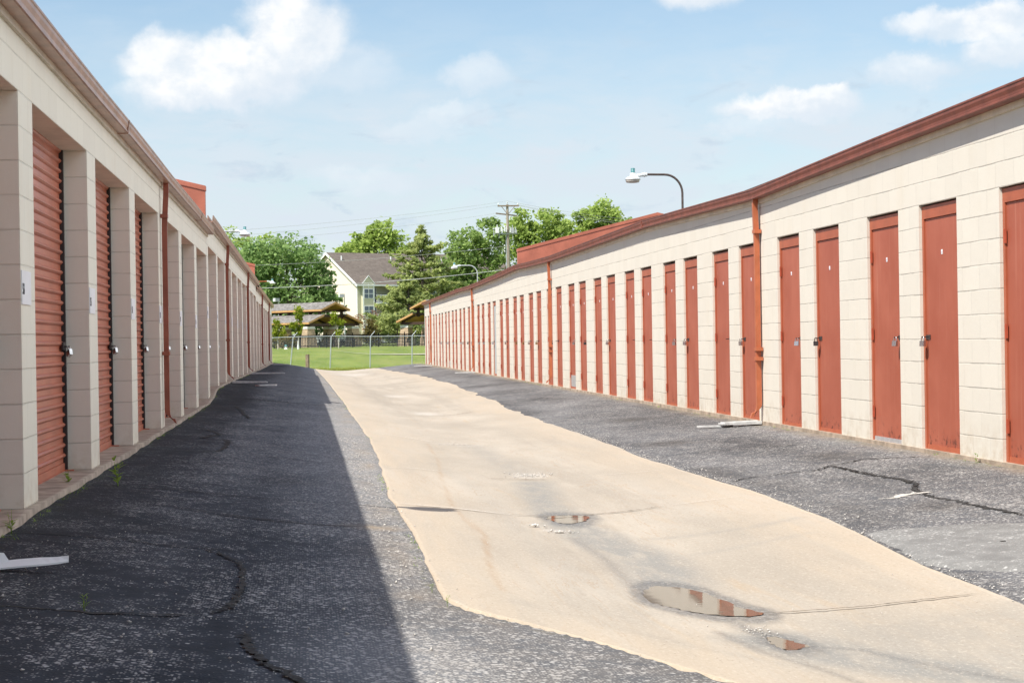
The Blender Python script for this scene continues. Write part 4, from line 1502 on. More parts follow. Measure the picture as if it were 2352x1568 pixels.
splash_block(RX - .02, 23.15, math.pi, .50, .24, 'pale cracked splash block under the nearest right downspout')
splash_block(RX - .02, 63.5, math.pi, .65, .28, 'splash block at the right wall under the third pipe from the camera')
splash_block(RX - .02, 85.3, math.pi, .8, .32, 'splash block at the far corner of the right building')
splash_block(LX + .14, 41.2, 0, .75, .32, 'pale splash block under the second left downspout with a broken piece beside it')
splash_block(LX + .14, 55.7, 0, .95, .36, 'long grey splash block under the third left downspout')
splash_block(LX + .14, 87.0, 0, .8, .34, 'small splash block at the far end of the left building')


def chunk(x, y, rz, poly, h, mat, label, cat, bend=0.0):
    root = tag(empty(label.split('|')[1] if '|' in label else 'broken_piece', (x, y, float(zg(x, y)) + .006), rz), label.split('|')[0], cat)
    mb = MB()
    n_ = len(poly)
    lo_ = [(a, b, bend * a * a) for a, b in poly]; hi_ = [(a, b, h + bend * a * a) for a, b in poly]
    mb.add(lo_ + hi_, [tuple(reversed(range(n_))), tuple(range(n_, 2 * n_))] + [(i, (i + 1) % n_, n_ + (i + 1) % n_, n_ + i) for i in range(n_)])
    mb.build('slab_piece', mat, root)
    return root, mb


chunk(LX + .70, 40.7, .3, [(0, -.1), (.35, -.08), (.42, .02), (.2, .1), (-.05, .08)], .03, M['splash'], 'thin broken slab lying in front of the second left splash block', 'broken slab')
chunk(5.12, 23.25, -.1, [(-.30, -.03), (.1, -.06), (.16, .02), (.0, .05), (-.25, .02)], .02, M['splash'], 'thin strip broken off the splash block under the nearest right downspout', 'broken slab')
# the bent light strip lying on the dark asphalt at lower left
root = tag(empty('metal_scrap', (-1.37, 9.1, float(zg(-1.37, 9.1)) + .012), R(4)), 'bent pale scrap strip lying on the dark asphalt at lower left', 'scrap strip')
mb = MB()
prof = np.linspace(-.34, .24, 14)
vs = []; fs = []
for i, x in enumerate(prof):
    z = .010 + .004 * math.sin(i * .9) + (.02 * max(0, (x - .05) / .2)) ** 1.0
    w = .05 * (1 if x < .1 else max(.15, 1 - (x - .1) / .16))
    for (yy, zz) in ((-w, z), (w, z + .022), (w, z + .030), (-w, z + .008)):
        vs.append((x, yy, zz))
for i in range(len(prof) - 1):
    for k in range(4):
        fs.append((i * 4 + k, i * 4 + (k + 1) % 4, i * 4 + 4 + (k + 1) % 4, i * 4 + 4 + k))
fs += [(0, 1, 2, 3), (52, 53, 54, 55)]
mb.add(vs, fs)
mb.build('strip', M['whitetrim'], root)
mb = MB()
mb.add([(-.16, .03, .035), (-.03, .03, .03), (-.06, .045, .075), (-.11, .045, .08), (-.16, .045, .03), (-.03, .045, .025), (-.06, .06, .07), (-.11, .06, .075)], [(0, 1, 2, 3), (7, 6, 5, 4), (0, 4, 5, 1), (1, 5, 6, 2), (2, 6, 7, 3), (3, 7, 4, 0)])
mb.build('raised_flap', M['whitetrim'], root)


def blade(V, Q, base, d, length, width, bend, rng):
    """one tapering leaf made of three quads"""
    d = d / np.linalg.norm(d)
    side = np.cross(d, [0, 0, 1]); side /= np.linalg.norm(side) + 1e-9
    out = np.array([d[0], d[1], 0]); out /= np.linalg.norm(out) + 1e-9
    b = len(V)
    for i, (t, w) in enumerate(((0, .45), (.35, 1), (.7, .8), (1, .05))):
        c = base + d * length * t + out * bend * t * t * length - np.array([0, 0, bend * .5 * t * t * length])
        V.append(c - side * width * w / 2); V.append(c + side * width * w / 2)
    for i in range(3):
        Q.append((b + 2 * i, b + 2 * i + 1, b + 2 * i + 3, b + 2 * i + 2))


def weed(x, y, h, n, label, mat, stems=3, seed=0, wid=.16):
    rng = np.random.default_rng(seed)
    z = float(zg(x, y))
    root = tag(empty('weed', (x, y, z)), label, 'weed')
    V, Q = [], []
    st = MB()
    for s_ in range(stems):
        a = rng.uniform(0, 6.28)
        top = np.array([math.cos(a) * h * .22 * (s_ > 0), math.sin(a) * h * .22 * (s_ > 0), h * rng.uniform(.65, 1)])
        st.tube([(0, 0, -.01), tuple(top * .5), tuple(top)], [h * .014, h * .011, h * .006], 5)
        for k in range(n):
            t = rng.uniform(.15, 1)
            a2 = rng.uniform(0, 6.28)
            blade(V, Q, top * t, np.array([math.cos(a2), math.sin(a2), rng.uniform(.3, 1.2)]), h * rng.uniform(.22, .42), h * wid * rng.uniform(.5, 1), .35, rng)
    st.build('stem', mat, root)
    np_mesh('leaves', V, Q, mat, root)
    return root


weed(-1.42, 14.45, .20, 5, 'tall leafy weed growing from the asphalt crack on the shaded left side', M['weed'], 3, 2)
weed(-1.75, 14.15, .18, 5, 'upright leafy weed growing against the slab edge by the nearest roll-up door', M['weed'], 2, 3)
weed(-.93, 7.97, .08, 6, 'tiny grass tuft in the dark crack near the camera', M['weed'], 3, 4, .06)
weed(.60, 9.39, .045, 6, 'small tuft on the left edge of the concrete strip', M['weed'], 3, 5, .06)
weed(.64, 8.92, .05, 8, 'grass tuft at the corner of the concrete strip', M['weed'], 3, 6, .06)
weed(5.56, 15.38, .09, 5, 'small green weed at the foot of the right wall', M['weed'], 2, 7)
weed(-1.64, 10.75, .14, 5, 'low weed by the foot of the nearest left pillar', M['weed'], 2, 8)


def tufts(name, pts, h, label, mat, seed=1, n=5):
    rng = np.random.default_rng(seed)
    V, Q = [], []
    for (x, y, z) in pts:
        for k in range(n):
            a = rng.uniform(0, 6.28)
            hh = h * rng.uniform(.4, 1.1)
            blade(V, Q, np.array([x, y, z]) + np.r_[rng.normal(0, h * .3, 2), -.005], np.array([math.cos(a) * .5, math.sin(a) * .5, 1]), hh, hh * .10, .4, rng)
    return tag(np_mesh(name, V, Q, mat), label, 'grass', kind='stuff')


rng = np.random.default_rng(7)
pts = []
for i in range(420):
    y = rng.uniform(7, 60)
    if vnoise(y * .9, 0, 55) > .47:
        x = LX + .09 + rng.normal(0, .02)
        pts.append((x, y, float(zg(x, y))))
for i in range(200):
    y = rng.uniform(12, 60)
    if vnoise(y * .5, 3, 56) > .55:
        x = RX - .04 + rng.normal(0, .02)
        pts.append((x, y, float(zg(x, y))))
for i in range(130):
    y = rng.uniform(7.7, 40)
    if vnoise(y * .6, 5, 57) > .55:
        x = float(np.interp(y, LEDGE[:, 1], LEDGE[:, 0])) - .03 + rng.normal(0, .02)
        pts.append((x, y, float(zg(x, y))))
tufts('edge_weeds', pts, .035, 'low moss and grass along the wall feet and concrete edge', M['weed'], 3, 5)
pts = []
for i in range(2600):
    x = rng.uniform(-3, 8); y = 97.9 + abs(rng.normal(0, 2.5)) + .3
    z = min(far_z(x, y), float(zg(np.clip(x, -1.7, 5.6), 97.6)) + .02 + (y - 97.5) * .03)
    pts.append((x, y, z))
tufts('rough_grass', pts, .22, 'uncut grass along the end of the pavement and the chain-link fence', M['grassblade'], 4, 4)

# loose stones and grit
def stones():
    rng = np.random.default_rng(11)
    base = np.array([(1, 0, 0), (-1, 0, 0), (0, 1, 0), (0, -1, 0), (0, 0, 1), (0, 0, -1)], float)
    tri = np.array([(0, 2, 4), (2, 1, 4), (1, 3, 4), (3, 0, 4), (2, 0, 5), (1, 2, 5), (3, 1, 5), (0, 3, 5)])
    P = []
    def put(n, fx, fy, s0, s1):
        for _ in range(n):
            P.append((fx(), fy(), rng.uniform(s0, s1)))
    put(420, lambda: rng.uniform(-1.6, .5), lambda: rng.uniform(6, 12), .002, .006)
    put(40, lambda: rng.uniform(-1.6, .5), lambda: rng.uniform(6, 10), .006, .012)
    put(260, lambda: rng.uniform(3.5, 5.5), lambda: rng.uniform(10, 18), .002, .006)
    put(140, lambda: rng.normal(2.14, .10), lambda: rng.normal(18.5, .16), .005, .011)
    put(30, lambda: rng.normal(1.9, .12), lambda: rng.normal(24.2, .3), .004, .010)
    put(110, lambda: rng.uniform(.9, 3.2), lambda: rng.uniform(8, 16), .002, .005)
    put(30, lambda: rng.normal(1.72, .05), lambda: rng.normal(12.95, .03), .005, .013)
    put(9, lambda: rng.normal(1.62, .05), lambda: rng.normal(13.35, .02), .008, .020)
    put(50, lambda: rng.normal(2.02, .05), lambda: rng.normal(8.45, .07), .003, .007)
    put(300, lambda: rng.normal(.52, .09), lambda: rng.uniform(9, 24), .004, .010)
    for _ in range(420):
        y = rng.uniform(8, 26)
        P.append((float(np.interp(y, REDGE[:, 1], REDGE[:, 0])) + abs(rng.normal(.03, .07)), y, rng.uniform(.003, .010)))
    V, F = [], []
    for i, (x, y, s) in enumerate(P):
        sc = s * rng.uniform(.6, 1.2, 3) * np.array([1, 1, .7])
        v = base * sc + rng.normal(0, s * .18, (6, 3))
        a = rng.uniform(0, 6.28)
        c_, s_ = math.cos(a), math.sin(a)
        v = np.stack([v[:, 0] * c_ - v[:, 1] * s_, v[:, 0] * s_ + v[:, 1] * c_, v[:, 2]], 1)
        inside = np.interp(y, LEDGE[:, 1], LEDGE[:, 0]) < x < np.interp(y, REDGE[:, 1], REDGE[:, 0])
        v += np.array([x, y, float(zg(x, y)) + (.010 if inside else .004) + s * .4])
        V.append(v); F.append(tri + 6 * i)
    tag(np_mesh('loose_gravel', np.concatenate(V), np.concatenate(F), M['stone']), 'scattered pale gravel and grit on the pavement', 'gravel', kind='stuff')


stones()

# ---------------------------------------------------------------- fences and post beyond the alley
FY = 106.0
root = tag(empty('chain_link_fence', (3.5, FY, -.42)), 'galvanised chain-link fence with angled post tops across the end of the alley', 'fence')
posts = [(-3.3, -.10, .02, .0), (-.91, -.23, -.18, 0), (1.28, -.38, -.09, 0), (3.50, -.44, -.06, 0), (5.84, -.40, -.04, 0), (8.2, -.40, 0, 0)]
FX0, FZ0 = 3.5, -.42
for (x, zb, lean, _) in posts:
    mb = MB()
    tx = x - lean
    mb.tube([(x - FX0, 0, zb - .1 - FZ0), (tx - FX0, 0, 1.36 - FZ0)], .032, 8)
    mb.tube([(tx - FX0, 0, 1.35 - FZ0), (tx + .24 - FX0, .0, 1.62 - FZ0)], .020, 6)
    mb.build('post', M['galv'], root)
mb = MB()
mb.tube([(-3.6 - FX0, 0, 1.30 - FZ0), (-.75 - FX0, 0, 1.37 - FZ0), (1.37 - FX0, 0, 1.38 - FZ0), (3.56 - FX0, 0, 1.33 - FZ0), (5.88 - FX0, 0, 1.32 - FZ0), (8.4 - FX0, 0, 1.32 - FZ0)], .024, 6)
mb.build('top_rail', M['galv'], root)
V, Q = [], []
def wire_quad(p, q, r=.0035):
    p = np.array(p); q = np.array(q)
    d = q - p; d /= np.linalg.norm(d)
    s_ = np.cross(d, [0, 1, 0]); s_ /= np.linalg.norm(s_)
    b = len(V)
    V.extend([p - s_ * r, p + s_ * r, q + s_ * r, q - s_ * r])
    Q.append((b, b + 1, b + 2, b + 3))
x = -5.4
while x < 8.4:
    for dr in (1, -1):
        xa, xb = (x, x + 1.72) if dr == 1 else (x + 1.72, x)
        wire_quad((xa - FX0, .03, -.40 - FZ0), (xb - FX0, .03, 1.32 - FZ0), .0017)
    x += .085
np_mesh('wire_mesh', V, Q, M['galv'], root)

# short weathered post
root = tag(empty('wooden_post', (0.03, 103.5, -.47)), 'short weathered wooden post standing alone in the grass', 'post')
mb = MB()
mb.hexa([(-.085, -.07, -.1), (.085, -.07, -.1), (.085, .09, -.1), (-.085, .09, -.1)], [(-.075, -.07, .86), (.085, -.07, .88), (.085, .09, .88), (-.075, .09, .86)])
o = mb.build('post', M['timber'], root)
root.rotation_euler[2] = R(-28)

# black iron fence
IY = 178.0
root = tag(empty('iron_fence', (4.0, IY, .56)), 'black iron picket fence in front of the picnic pavilions', 'fence')
mb = MB()
x = -8.0
while x < 9.0:
    mb.box(x - .033, x + .033, -.012, .012, .05, 1.22)
    x += .135
o = mb.build('pickets', M['blackiron'], root)
o['kind'] = 'stuff'
mb = MB()
for z in (.16, .98, 1.14):
    mb.box(-8.0, 9.0, -.022, -.013, z, z + .07)
mb.build('rails', M['blackiron'], root)
x = -7.0
while x < 9:
    mb = MB()
    mb.box(x - .04, x + .04, -.04, .04, -.1, 1.32)
    mb.box(x - .055, x + .055, -.055, .055, 1.32, 1.38)
    mb.build('post', M['blackiron'], root)
    x += 2.43


# ---------------------------------------------------------------- picnic pavilions
def pavilion(cx, cy, rz, label, L=12.0):
    z0 = .5
    root = tag(empty('picnic_pavilion', (cx, cy, z0), rz), label, 'pavilion', 'picnic pavilions')
    def slope_roof(name, y0, y1, xe, ze, xi, zi, sgn, th=.12):
        mb = MB()
        mb.hexa([(sgn * xe, y0, ze), (sgn * xi, y0, zi), (sgn * xi, y1, zi), (sgn * xe, y1, ze)], [(sgn * xe, y0, ze + th), (sgn * xi, y0, zi + th), (sgn * xi, y1, zi + th), (sgn * xe, y1, ze + th)], 0)
        r_ = mb.build(name, M['shingle_grey'], root)
        # honey coloured boards under the slope, edge boards round it
        c = MB()
        c.hexa([(sgn * (xe - .06), y0 + .06, ze - .03), (sgn * xi, y0 + .06, zi - .05), (sgn * xi, y1 - .06, zi - .05), (sgn * (xe - .06), y1 - .06, ze - .03)],
               [(sgn * (xe - .06), y0 + .06, ze - .004), (sgn * xi, y0 + .06, zi - .004), (sgn * xi, y1 - .06, zi - .004), (sgn * (xe - .06), y1 - .06, ze - .004)])
        c.build('soffit', M['ceilwood'], r_)
        f = MB()
        f.box(min(sgn * xe, sgn * (xe + .03)), max(sgn * xe, sgn * (xe + .03)), y0, y1, ze - .09, ze + .09)
        for ya in (y0 - .03, y1):
            f.hexa([(sgn * (xe + .03), ya, ze - .10), (sgn * xi, ya, zi - .10), (sgn * xi, ya + .03, zi - .10), (sgn * (xe + .03), ya + .03, ze - .10)],
                   [(sgn * (xe + .03), ya, ze + .09), (sgn * xi, ya, zi + .09), (sgn * xi, ya + .03, zi + .09), (sgn * (xe + .03), ya + .03, ze + .09)])
        f.build('fascia', M['fasciawood'], r_)
    for sgn in (-1, 1):
        slope_roof('lower_roof', 0, L, 3.35, 2.50, 1.45, 3.30, sgn)
        slope_roof('upper_roof', .02, L - .3, 1.75, 3.80, 0.0, 4.55, sgn)
    bm_ = MB()
    for ya in (.5, L / 2, L - .5):
        bm_.box(-3.0, 3.0, ya - .1, ya + .1, 2.22, 2.48)
        for sgn in (-1, 1):
            bm_.hexa([(sgn * 3.0, ya - .08, 2.42), (sgn * 1.3, ya - .08, 3.10), (sgn * 1.3, ya + .08, 3.10), (sgn * 3.0, ya + .08, 2.42)],
                     [(sgn * 3.0, ya - .08, 2.60), (sgn * 1.3, ya - .08, 3.28), (sgn * 1.3, ya + .08, 3.28), (sgn * 3.0, ya + .08, 2.60)])
            bm_.box(sgn * 1.35 - .12, sgn * 1.35 + .12, ya + .3, ya + .55, 3.0, 3.98)
        bm_.box(-1.6, 1.6, ya + .3, ya + .5, 3.62, 3.80)
        bm_.box(-1.23, 1.23, ya + .3, ya + .5, 3.12, 3.34)
    for sgn in (-1, 1):
        bm_.box(sgn * 2.95 - .09, sgn * 2.95 + .09, .2, L - .2, 2.24, 2.46)
        bm_.box(sgn * 1.40 - .06, sgn * 1.40 + .06, .2, L - .2, 3.66, 3.84)
    bm_.build('beams', M['darkwood'], root)
    for ya in (.9, L * .42, L * .85):
        for sgn in (-1, 1):
            p_ = MB()
            b0, t0 = .74, .42
            xx = sgn * 2.75
            p_.hexa([(xx - b0, ya - b0, -.4), (xx + b0, ya - b0, -.4), (xx + b0, ya + b0, -.4), (xx - b0, ya + b0, -.4)], [(xx - t0, ya - t0, 1.93), (xx + t0, ya - t0, 1.93), (xx + t0, ya + t0, 1.93), (xx - t0, ya + t0, 1.93)])
            pil = p_.build('pillar', M['stonework'], root)
            c_ = MB(); c_.box(xx - .46, xx + .46, ya - .46, ya + .46, 1.935, 2.18)
            c_.build('cap', M['capstone'], pil)
            q_ = MB(); q_.box(xx - .16, xx + .16, ya - .16, ya + .16, 2.185, 2.5)
            q_.build('timber_post', M['darkwood'], pil)
    return root


ROT = math.atan2(.57, .82)
pavilion(3.0, 191.9, ROT, 'two-tier picnic pavilion on stone pillars left of the pine')
pavilion(11.75, 188.1, -ROT, 'two-tier picnic pavilion partly hidden by the right storage building')


def picnic_table(x, y, rz, label):
    root = tag(empty('picnic_table', (x, y, far_z(x, y)), rz), label, 'picnic table', 'dark picnic tables behind the iron fence')
    mb = MB(); mb.box(-.9, .9, -.36, .36, .74, .80); mb.build('table_top', M['blackiron'], root)
    for s_ in (-1, 1):
        b_ = MB(); b_.box(-.9, .9, s_ * .72 - .13, s_ * .72 + .13, .44, .49); b_.build('bench', M['blackiron'], root)
    for s_ in (-1, 1):
        l_ = MB()
        l_.tube([(s_ * .65, -.72, 0), (s_ * .65, -.25, .73)], .04, 6); l_.tube([(s_ * .65, .72, 0), (s_ * .65, .25, .73)], .04, 6)
        l_.box(s_ * .65 - .03, s_ * .65 + .03, -.78, .78, .38, .44)
        l_.build('leg_frame', M['blackiron'], root)


picnic_table(1.9, 182.5, .15, 'dark picnic table beside the lit stone pillar behind the iron fence')
picnic_table(3.9, 183.5, -.1, 'dark picnic table behind the right young tree')
picnic_table(9.2, 184.0, .2, 'dark picnic table seen through the fence in front of the pine')


def car(x, y, rz, label):
    root = tag(empty('parked_car', (x, y, far_z(x, y)), rz), label, 'car', 'white cars parked behind the pavilion')
    b = MB()
    prof = [(-2.2, .35), (-2.25, .75), (-1.9, .92), (-1.1, 1.0), (-.55, 1.45), (.9, 1.5), (1.75, 1.05), (2.2, .98), (2.3, .6), (2.25, .35)]
    vs = [(px, -.85, pz) for px, pz in prof] + [(px, .85, pz) for px, pz in prof]
    n_ = len(prof)
    b.add(vs, [tuple(range(n_)), tuple(reversed(range(n_, 2 * n_)))] + [(i, (i + 1) % n_, n_ + (i + 1) % n_, n_ + i) for i in range(n_)])
    b.build('body', M['carwhite'], root)
    for s_ in (-1, 1):
        w = MB()
        w.add([(-.95, s_ * .856, 1.02), (1.45, s_ * .856, 1.05), (.85, s_ * .856, 1.40), (-.52, s_ * .856, 1.37)], [(0, 1, 2, 3)])
        w.build('side_window', M['glass'], root)
        for xx in (-1.4, 1.4):
            t = MB(); t.tube([(xx, s_ * .70, .32), (xx, s_ * .88, .32)], .32, 14)
            t.build('wheel', M['tyre'], root)
    w = MB()
    w.add([(-1.12, -.7, 1.03), (-1.12, .7, 1.03), (-.62, .62, 1.43), (-.62, -.62, 1.43)], [(0, 1, 2, 3)])
    w.build('windscreen', M['glass'], root)


car(-.9, 228, .05, 'white car parked behind the pavilion pillar, left part of the row')
car(-4.4, 226, .05, 'white car parked at the left end, half behind the left building corner')
car(2.9, 230, .05, 'white car parked behind the middle of the pavilion')


# ---------------------------------------------------------------- apartment building
def apartments():
    th = R(30)
    root = tag(empty('apartment_building', (6.91, 255, .9), th), 'pale yellow three-storey apartment building with a long brown-grey roof behind the pine', 'building')
    D, Lh = 15.2, 28.0
    ez, rz_ = 7.96, 12.35
    w = MB()
    w.add([(0, 0, -2), (0, D, -2), (0, D, ez), (0, D / 2, rz_), (0, 0, ez)], [(0, 1, 2, 3, 4)])
    w.add([(Lh, 0, -2), (Lh, D, -2), (Lh, D, ez), (Lh, D / 2, rz_), (Lh, 0, ez)], [(4, 3, 2, 1, 0)])
    w.add([(0, D, -2), (Lh, D, -2), (Lh, D, ez), (0, D, ez)], [(0, 1, 2, 3)])
    w.build('gable_wall', M['siding'], root)
    f = MB()
    # front wall with a recessed balcony bay
    f.box(.0, 2.6, 0.0, .2, -2, ez)
    f.box(6.2, Lh, 0.0, .2, -2, ez)
    f.box(2.6, 6.2, 1.8, 2.0, -2, ez)
    f.box(2.5, 2.6, .2, 1.8, -2, ez)
    f.box(6.2, 6.3, .2, 1.8, -2, ez)
    f.build('front_wall', M['siding_shaded'], root)
    r_ = MB()
    ov = .45
    for (y0, y1) in ((-ov, D / 2), (D + ov, D / 2)):
        zl_ = ez - ov * (rz_ - ez) / (D / 2)
        r_.hexa([(-.35, y0, zl_), (Lh + .35, y0, zl_), (Lh + .35, y1, rz_), (-.35, y1, rz_)], [(-.35, y0, zl_ + .18), (Lh + .35, y0, zl_ + .18), (Lh + .35, y1, rz_ + .18), (-.35, y1, rz_ + .18)])
    roof = r_.build('roof', M['shingle_brown'], root)
    t = MB()
    zl_ = ez - ov * (rz_ - ez) / (D / 2)
    for (y0, y1) in ((-ov, D / 2), (D + ov, D / 2)):
        t.hexa([(-.42, y0, zl_ - .14), (-.36, y0, zl_ - .14), (-.36, y1, rz_ - .14), (-.42, y1, rz_ - .14)], [(-.42, y0, zl_ + .20), (-.36, y0, zl_ + .20), (-.36, y1, rz_ + .20), (-.42, y1, rz_ + .20)])
    t.box(-.4, Lh + .35, -ov - .12, -ov - .01, zl_ - .02, zl_ + .16)
    t.box(-.06, -.004, .02, .16, -2, ez - .1)
    t.build('trim', M['whitetrim'], root)
    for (x, y) in ((1.0, 5.7), (9.0, 5.7), (17.5, 5.7)):
        v_ = MB()
        zz = ez + (rz_ - ez) * y / (D / 2)
        v_.tube([(x, y, zz), (x, y, zz + .75)], .10, 8)
        v_.build('vent_pipe', M['whitetrim'], roof)
    # bay with its own little gable
    for bx in (.55, 10.6, 19.0):
        b = MB()
        bw = 1.75
        b.box(bx, bx + bw, -.5, -.004, -2, ez + .05)
        b.add([(bx, -.5, ez + .05), (bx + bw, -.5, ez + .05), (bx + bw / 2, -.5, ez + .95), (bx, .4, ez + .05), (bx + bw, .4, ez + .05), (bx + bw / 2, .4, ez + .95)], [(0, 1, 2), (5, 4, 3), (0, 2, 5, 3), (1, 4, 5, 2)])
        bay = b.build('bay', M['siding_shaded'], root)
        tr_ = MB()
        br_ = MB()
        for (xa, za, xb, zb_) in ((bx - .15, ez - .08, bx + bw / 2, ez + 1.02), (bx + bw + .15, ez - .08, bx + bw / 2, ez + 1.02)):
            tr_.hexa([(xa, -.56, za), (xb, -.56, zb_), (xb, -.50, zb_), (xa, -.50, za)], [(xa, -.56, za + .14), (xb, -.56, zb_ + .14), (xb, -.50, zb_ + .14), (xa, -.50, za + .14)])
            br_.hexa([(xa, -.49, za), (xb, -.49, zb_), (xb, 2.4, zb_), (xa, 2.4, za)], [(xa, -.49, za + .14), (xb, -.49, zb_ + .14), (xb, 2.4, zb_ + .14), (xa, 2.4, za + .14)])
        br_.build('bay_roof', M['shingle_brown'], bay)
        for xa in (bx - .02, bx + bw - .13):
            tr_.box(xa, xa + .15, -.54, -.503, -2, ez)
        tr_.box(bx + bw / 2 - .04, bx + bw / 2 + .04, -.53, -.503, 7.4, ez)
        tr_.build('bay_trim', M['whitetrim'], bay)
        for zz in (6.05, 3.75, 1.2):
            fr = MB()
            fr.box(bx + .12, bx + bw - .12, -.55, -.504, zz - .08, zz + 1.28)
            fo = fr.build('window', M['whitetrim'], bay)
            g = MB()
            for x0 in (bx + .20, bx + bw / 2 + .04):
                for z0_ in (zz, zz + .64):
                    g.box(x0, x0 + bw / 2 - .26, -.562, -.551, z0_, z0_ + .56)
            g.build('pane', M['glass'], fo)
        ds = MB()
        ds.tube([(bx + bw + .12, -.52, ez - .1), (bx + bw + .05, -.2, ez - .6), (bx + bw + .06, -.08, ez - .9), (bx + bw + .06, -.08, -1)], .06, 6)
        ds.build('downspout', M['whitetrim'], root)
    # balconies
    for zz in (5.5, 2.9, .3):
        fl = MB(); fl.box(2.62, 6.18, -.6, 1.78, zz - .2, zz)
        fl = fl.build('balcony', M['whitetrim'], root)
        rl = MB()
        rl.box(2.62, 6.18, -.58, -.52, zz + .92, zz + 1.0); rl.box(2.62, 6.18, -.58, -.52, zz + .08, zz + .14)
        x = 2.7
        while x < 6.15:
            rl.box(x - .025, x + .025, -.575, -.525, zz + .14, zz + .92); x += .16
        rl.build('railing', M['whitetrim'], fl)
        dk = MB()
        for x in (2.64, 3.55, 4.85, 6.05):
            dk.box(x, x + .1, -.50, -.40, zz, zz + 1.05)
        dk.build('railing_post', M['darkwood'], fl)
        d_ = MB(); d_.box(2.75, 4.1, 1.74, 1.796, zz, zz + 2.05)
        fo = d_.build('balcony_door', M['whitetrim'], root)
        g = MB()
        g.box(2.85, 3.38, 1.72, 1.738, zz + .1, zz + 1.95); g.box(3.47, 4.0, 1.72, 1.738, zz + .1, zz + 1.95)
        g.build('pane', M['glass'], fo)
    tc = MB(); tc.box(2.55, 2.68, -.02, .0, -2, ez); tc.box(6.1, 6.24, -.02, .0, -2, ez)
    tc.build('corner_board', M['whitetrim'], root)
    gl = MB()
    gl.box(-.05, -.003, 6.6, 8.2, 7.4, 8.8)
    gl.build('gable_vent', M['whitetrim'], root)


apartments()


# ---------------------------------------------------------------- trees
def leaf_quads(C, size, rng, flat=0.0, elong=1.5):
    n = len(C)
    nrm = rng.normal(0, 1, (n, 3)); nrm[:, 2] = np.abs(nrm[:, 2]) + flat
    nrm /= np.linalg.norm(nrm, axis=1)[:, None]
    a = np.cross(nrm, rng.normal(0, 1, (n, 3))); a /= np.linalg.norm(a, axis=1)[:, None]
    b = np.cross(nrm, a)
    s = size * rng.uniform(.55, 1.25, n)[:, None]
    V = np.stack([C - a * s * elong * .5, C - b * s * .5 + nrm * s * .08, C + a * s * elong * .5, C + b * s * .5 + nrm * s * .08], 1).reshape(-1, 3)
    Q = np.arange(4 * n).reshape(-1, 4)
    return V, Q


def crown_points(blobs, n, rng, sub=9, droop=0.0):
    """leaf positions: big blobs are broken into many small clumps near their surface"""
    vol = np.array([b[3] * b[4] * b[5] for b in blobs]) ** .67
    vol /= vol.sum()
    out = []
    for b, v in zip(blobs, vol):
        nc = max(4, int(sub * 8 * v * len(blobs) / 2))
        d = rng.normal(0, 1, (nc, 3)); d /= np.linalg.norm(d, axis=1)[:, None]
        rad = rng.uniform(.45, 1.02, nc)[:, None]
        cc = np.array(b[:3]) + d * rad * np.array(b[3:6])
        per = int(n * v / nc) + 1
        for c in cc:
            r_ = .26 * min(b[3:6]) * rng.uniform(.7, 1.5)
            p = rng.normal(0, .55, (per, 3)) * r_ * np.array([1.15, 1.15, .8])
            p[:, 2] -= droop * np.abs(rng.normal(0, 1, per)) * r_
            out.append(c + p)
    return np.concatenate(out)


def tree(name, x, y, z0, h, blobs, n, size, mat, label, group=None, trunk=.28, seed=0, droop=0.0, bark='bark', cat='tree', sub=9, elong=1.5, limbs=7):
    """blobs: (dx, dy, z above base, rx, ry, rz)"""
    rng = np.random.default_rng(seed)
    root = tag(empty(name, (x, y, z0)), label, cat, group)
    V, Q = leaf_quads(crown_points(blobs, n, rng, sub, droop), size, rng, .3, elong)
    np_mesh('crown', V, Q, M[mat], root)
    t = MB()
    zt = max(b[2] for b in blobs)
    t.tube([(0, 0, -.4), (.05, 0, h * .2), (-.05, .05, h * .45), (0, 0, zt)], [trunk * 1.25, trunk, trunk * .7, trunk * .18], 8)
    for i in range(limbs):
        b = blobs[rng.integers(len(blobs))]
        zz = h * rng.uniform(.22, .5)
        e = np.array(b[:3]) + rng.normal(0, .35, 3) * np.array(b[3:6])
        e[2] = max(e[2], zz + .3)
        mid = np.array([e[0] * .45, e[1] * .45, zz + (e[2] - zz) * .6])
        t.tube([(0, 0, zz), tuple(mid), tuple(e)], [trunk * .5, trunk * .3, trunk * .08], 6)
    t.build('trunk', M[bark], root)
    return root


GT = 'trees beyond the end of the alley'
# big ash-like tree at left, spreading over the house's gable
tree('broadleaf_tree', -2.2, 230, .7, 13.6,
     [(-4.5, 0, 10.2, 3.6, 3.4, 2.9), (-.6, 0, 11.1, 3.6, 3.2, 2.6), (2.4, 0, 10.2, 2.5, 3.0, 2.6), (3.6, 0, 7.6, 1.9, 2.6, 3.2), (-3.5, 1, 6.5, 4.0, 3.4, 3.0), (1.2, 0, 6.8, 3.8, 3.4, 3.0), (-7.5, 0, 7.0, 3.0, 3, 3.4), (3.4, -1, 5.2, 2.2, 2.4, 1.5), (4.9, -.6, 7.2, .9, 1, 2.3), (5.9, -.6, 6.0, .7, .8, 1.8), (4.6, 0, 9.4, .8, .8, 1.3), (6.6, -.6, 4.8, .5, .6, 1.0)],
     15500, .34, 'fol_ash', 'large dark green tree with loose drooping twigs in front of the house gable', GT, .34, 1, .5, sub=11)
tree('broadleaf_tree', -8.2, 272, .8, 16.5, [(-1.5, 0, 13.2, 3.6, 3, 3.2), (2.2, 0, 13.0, 2.8, 3, 2.8), (-4, 0, 9, 4, 4, 4), (2, 0, 9, 4, 4, 4)], 6000, .42, 'fol_light',
     'yellow-green tree top behind the large dark tree at far left', GT, .34, 2)
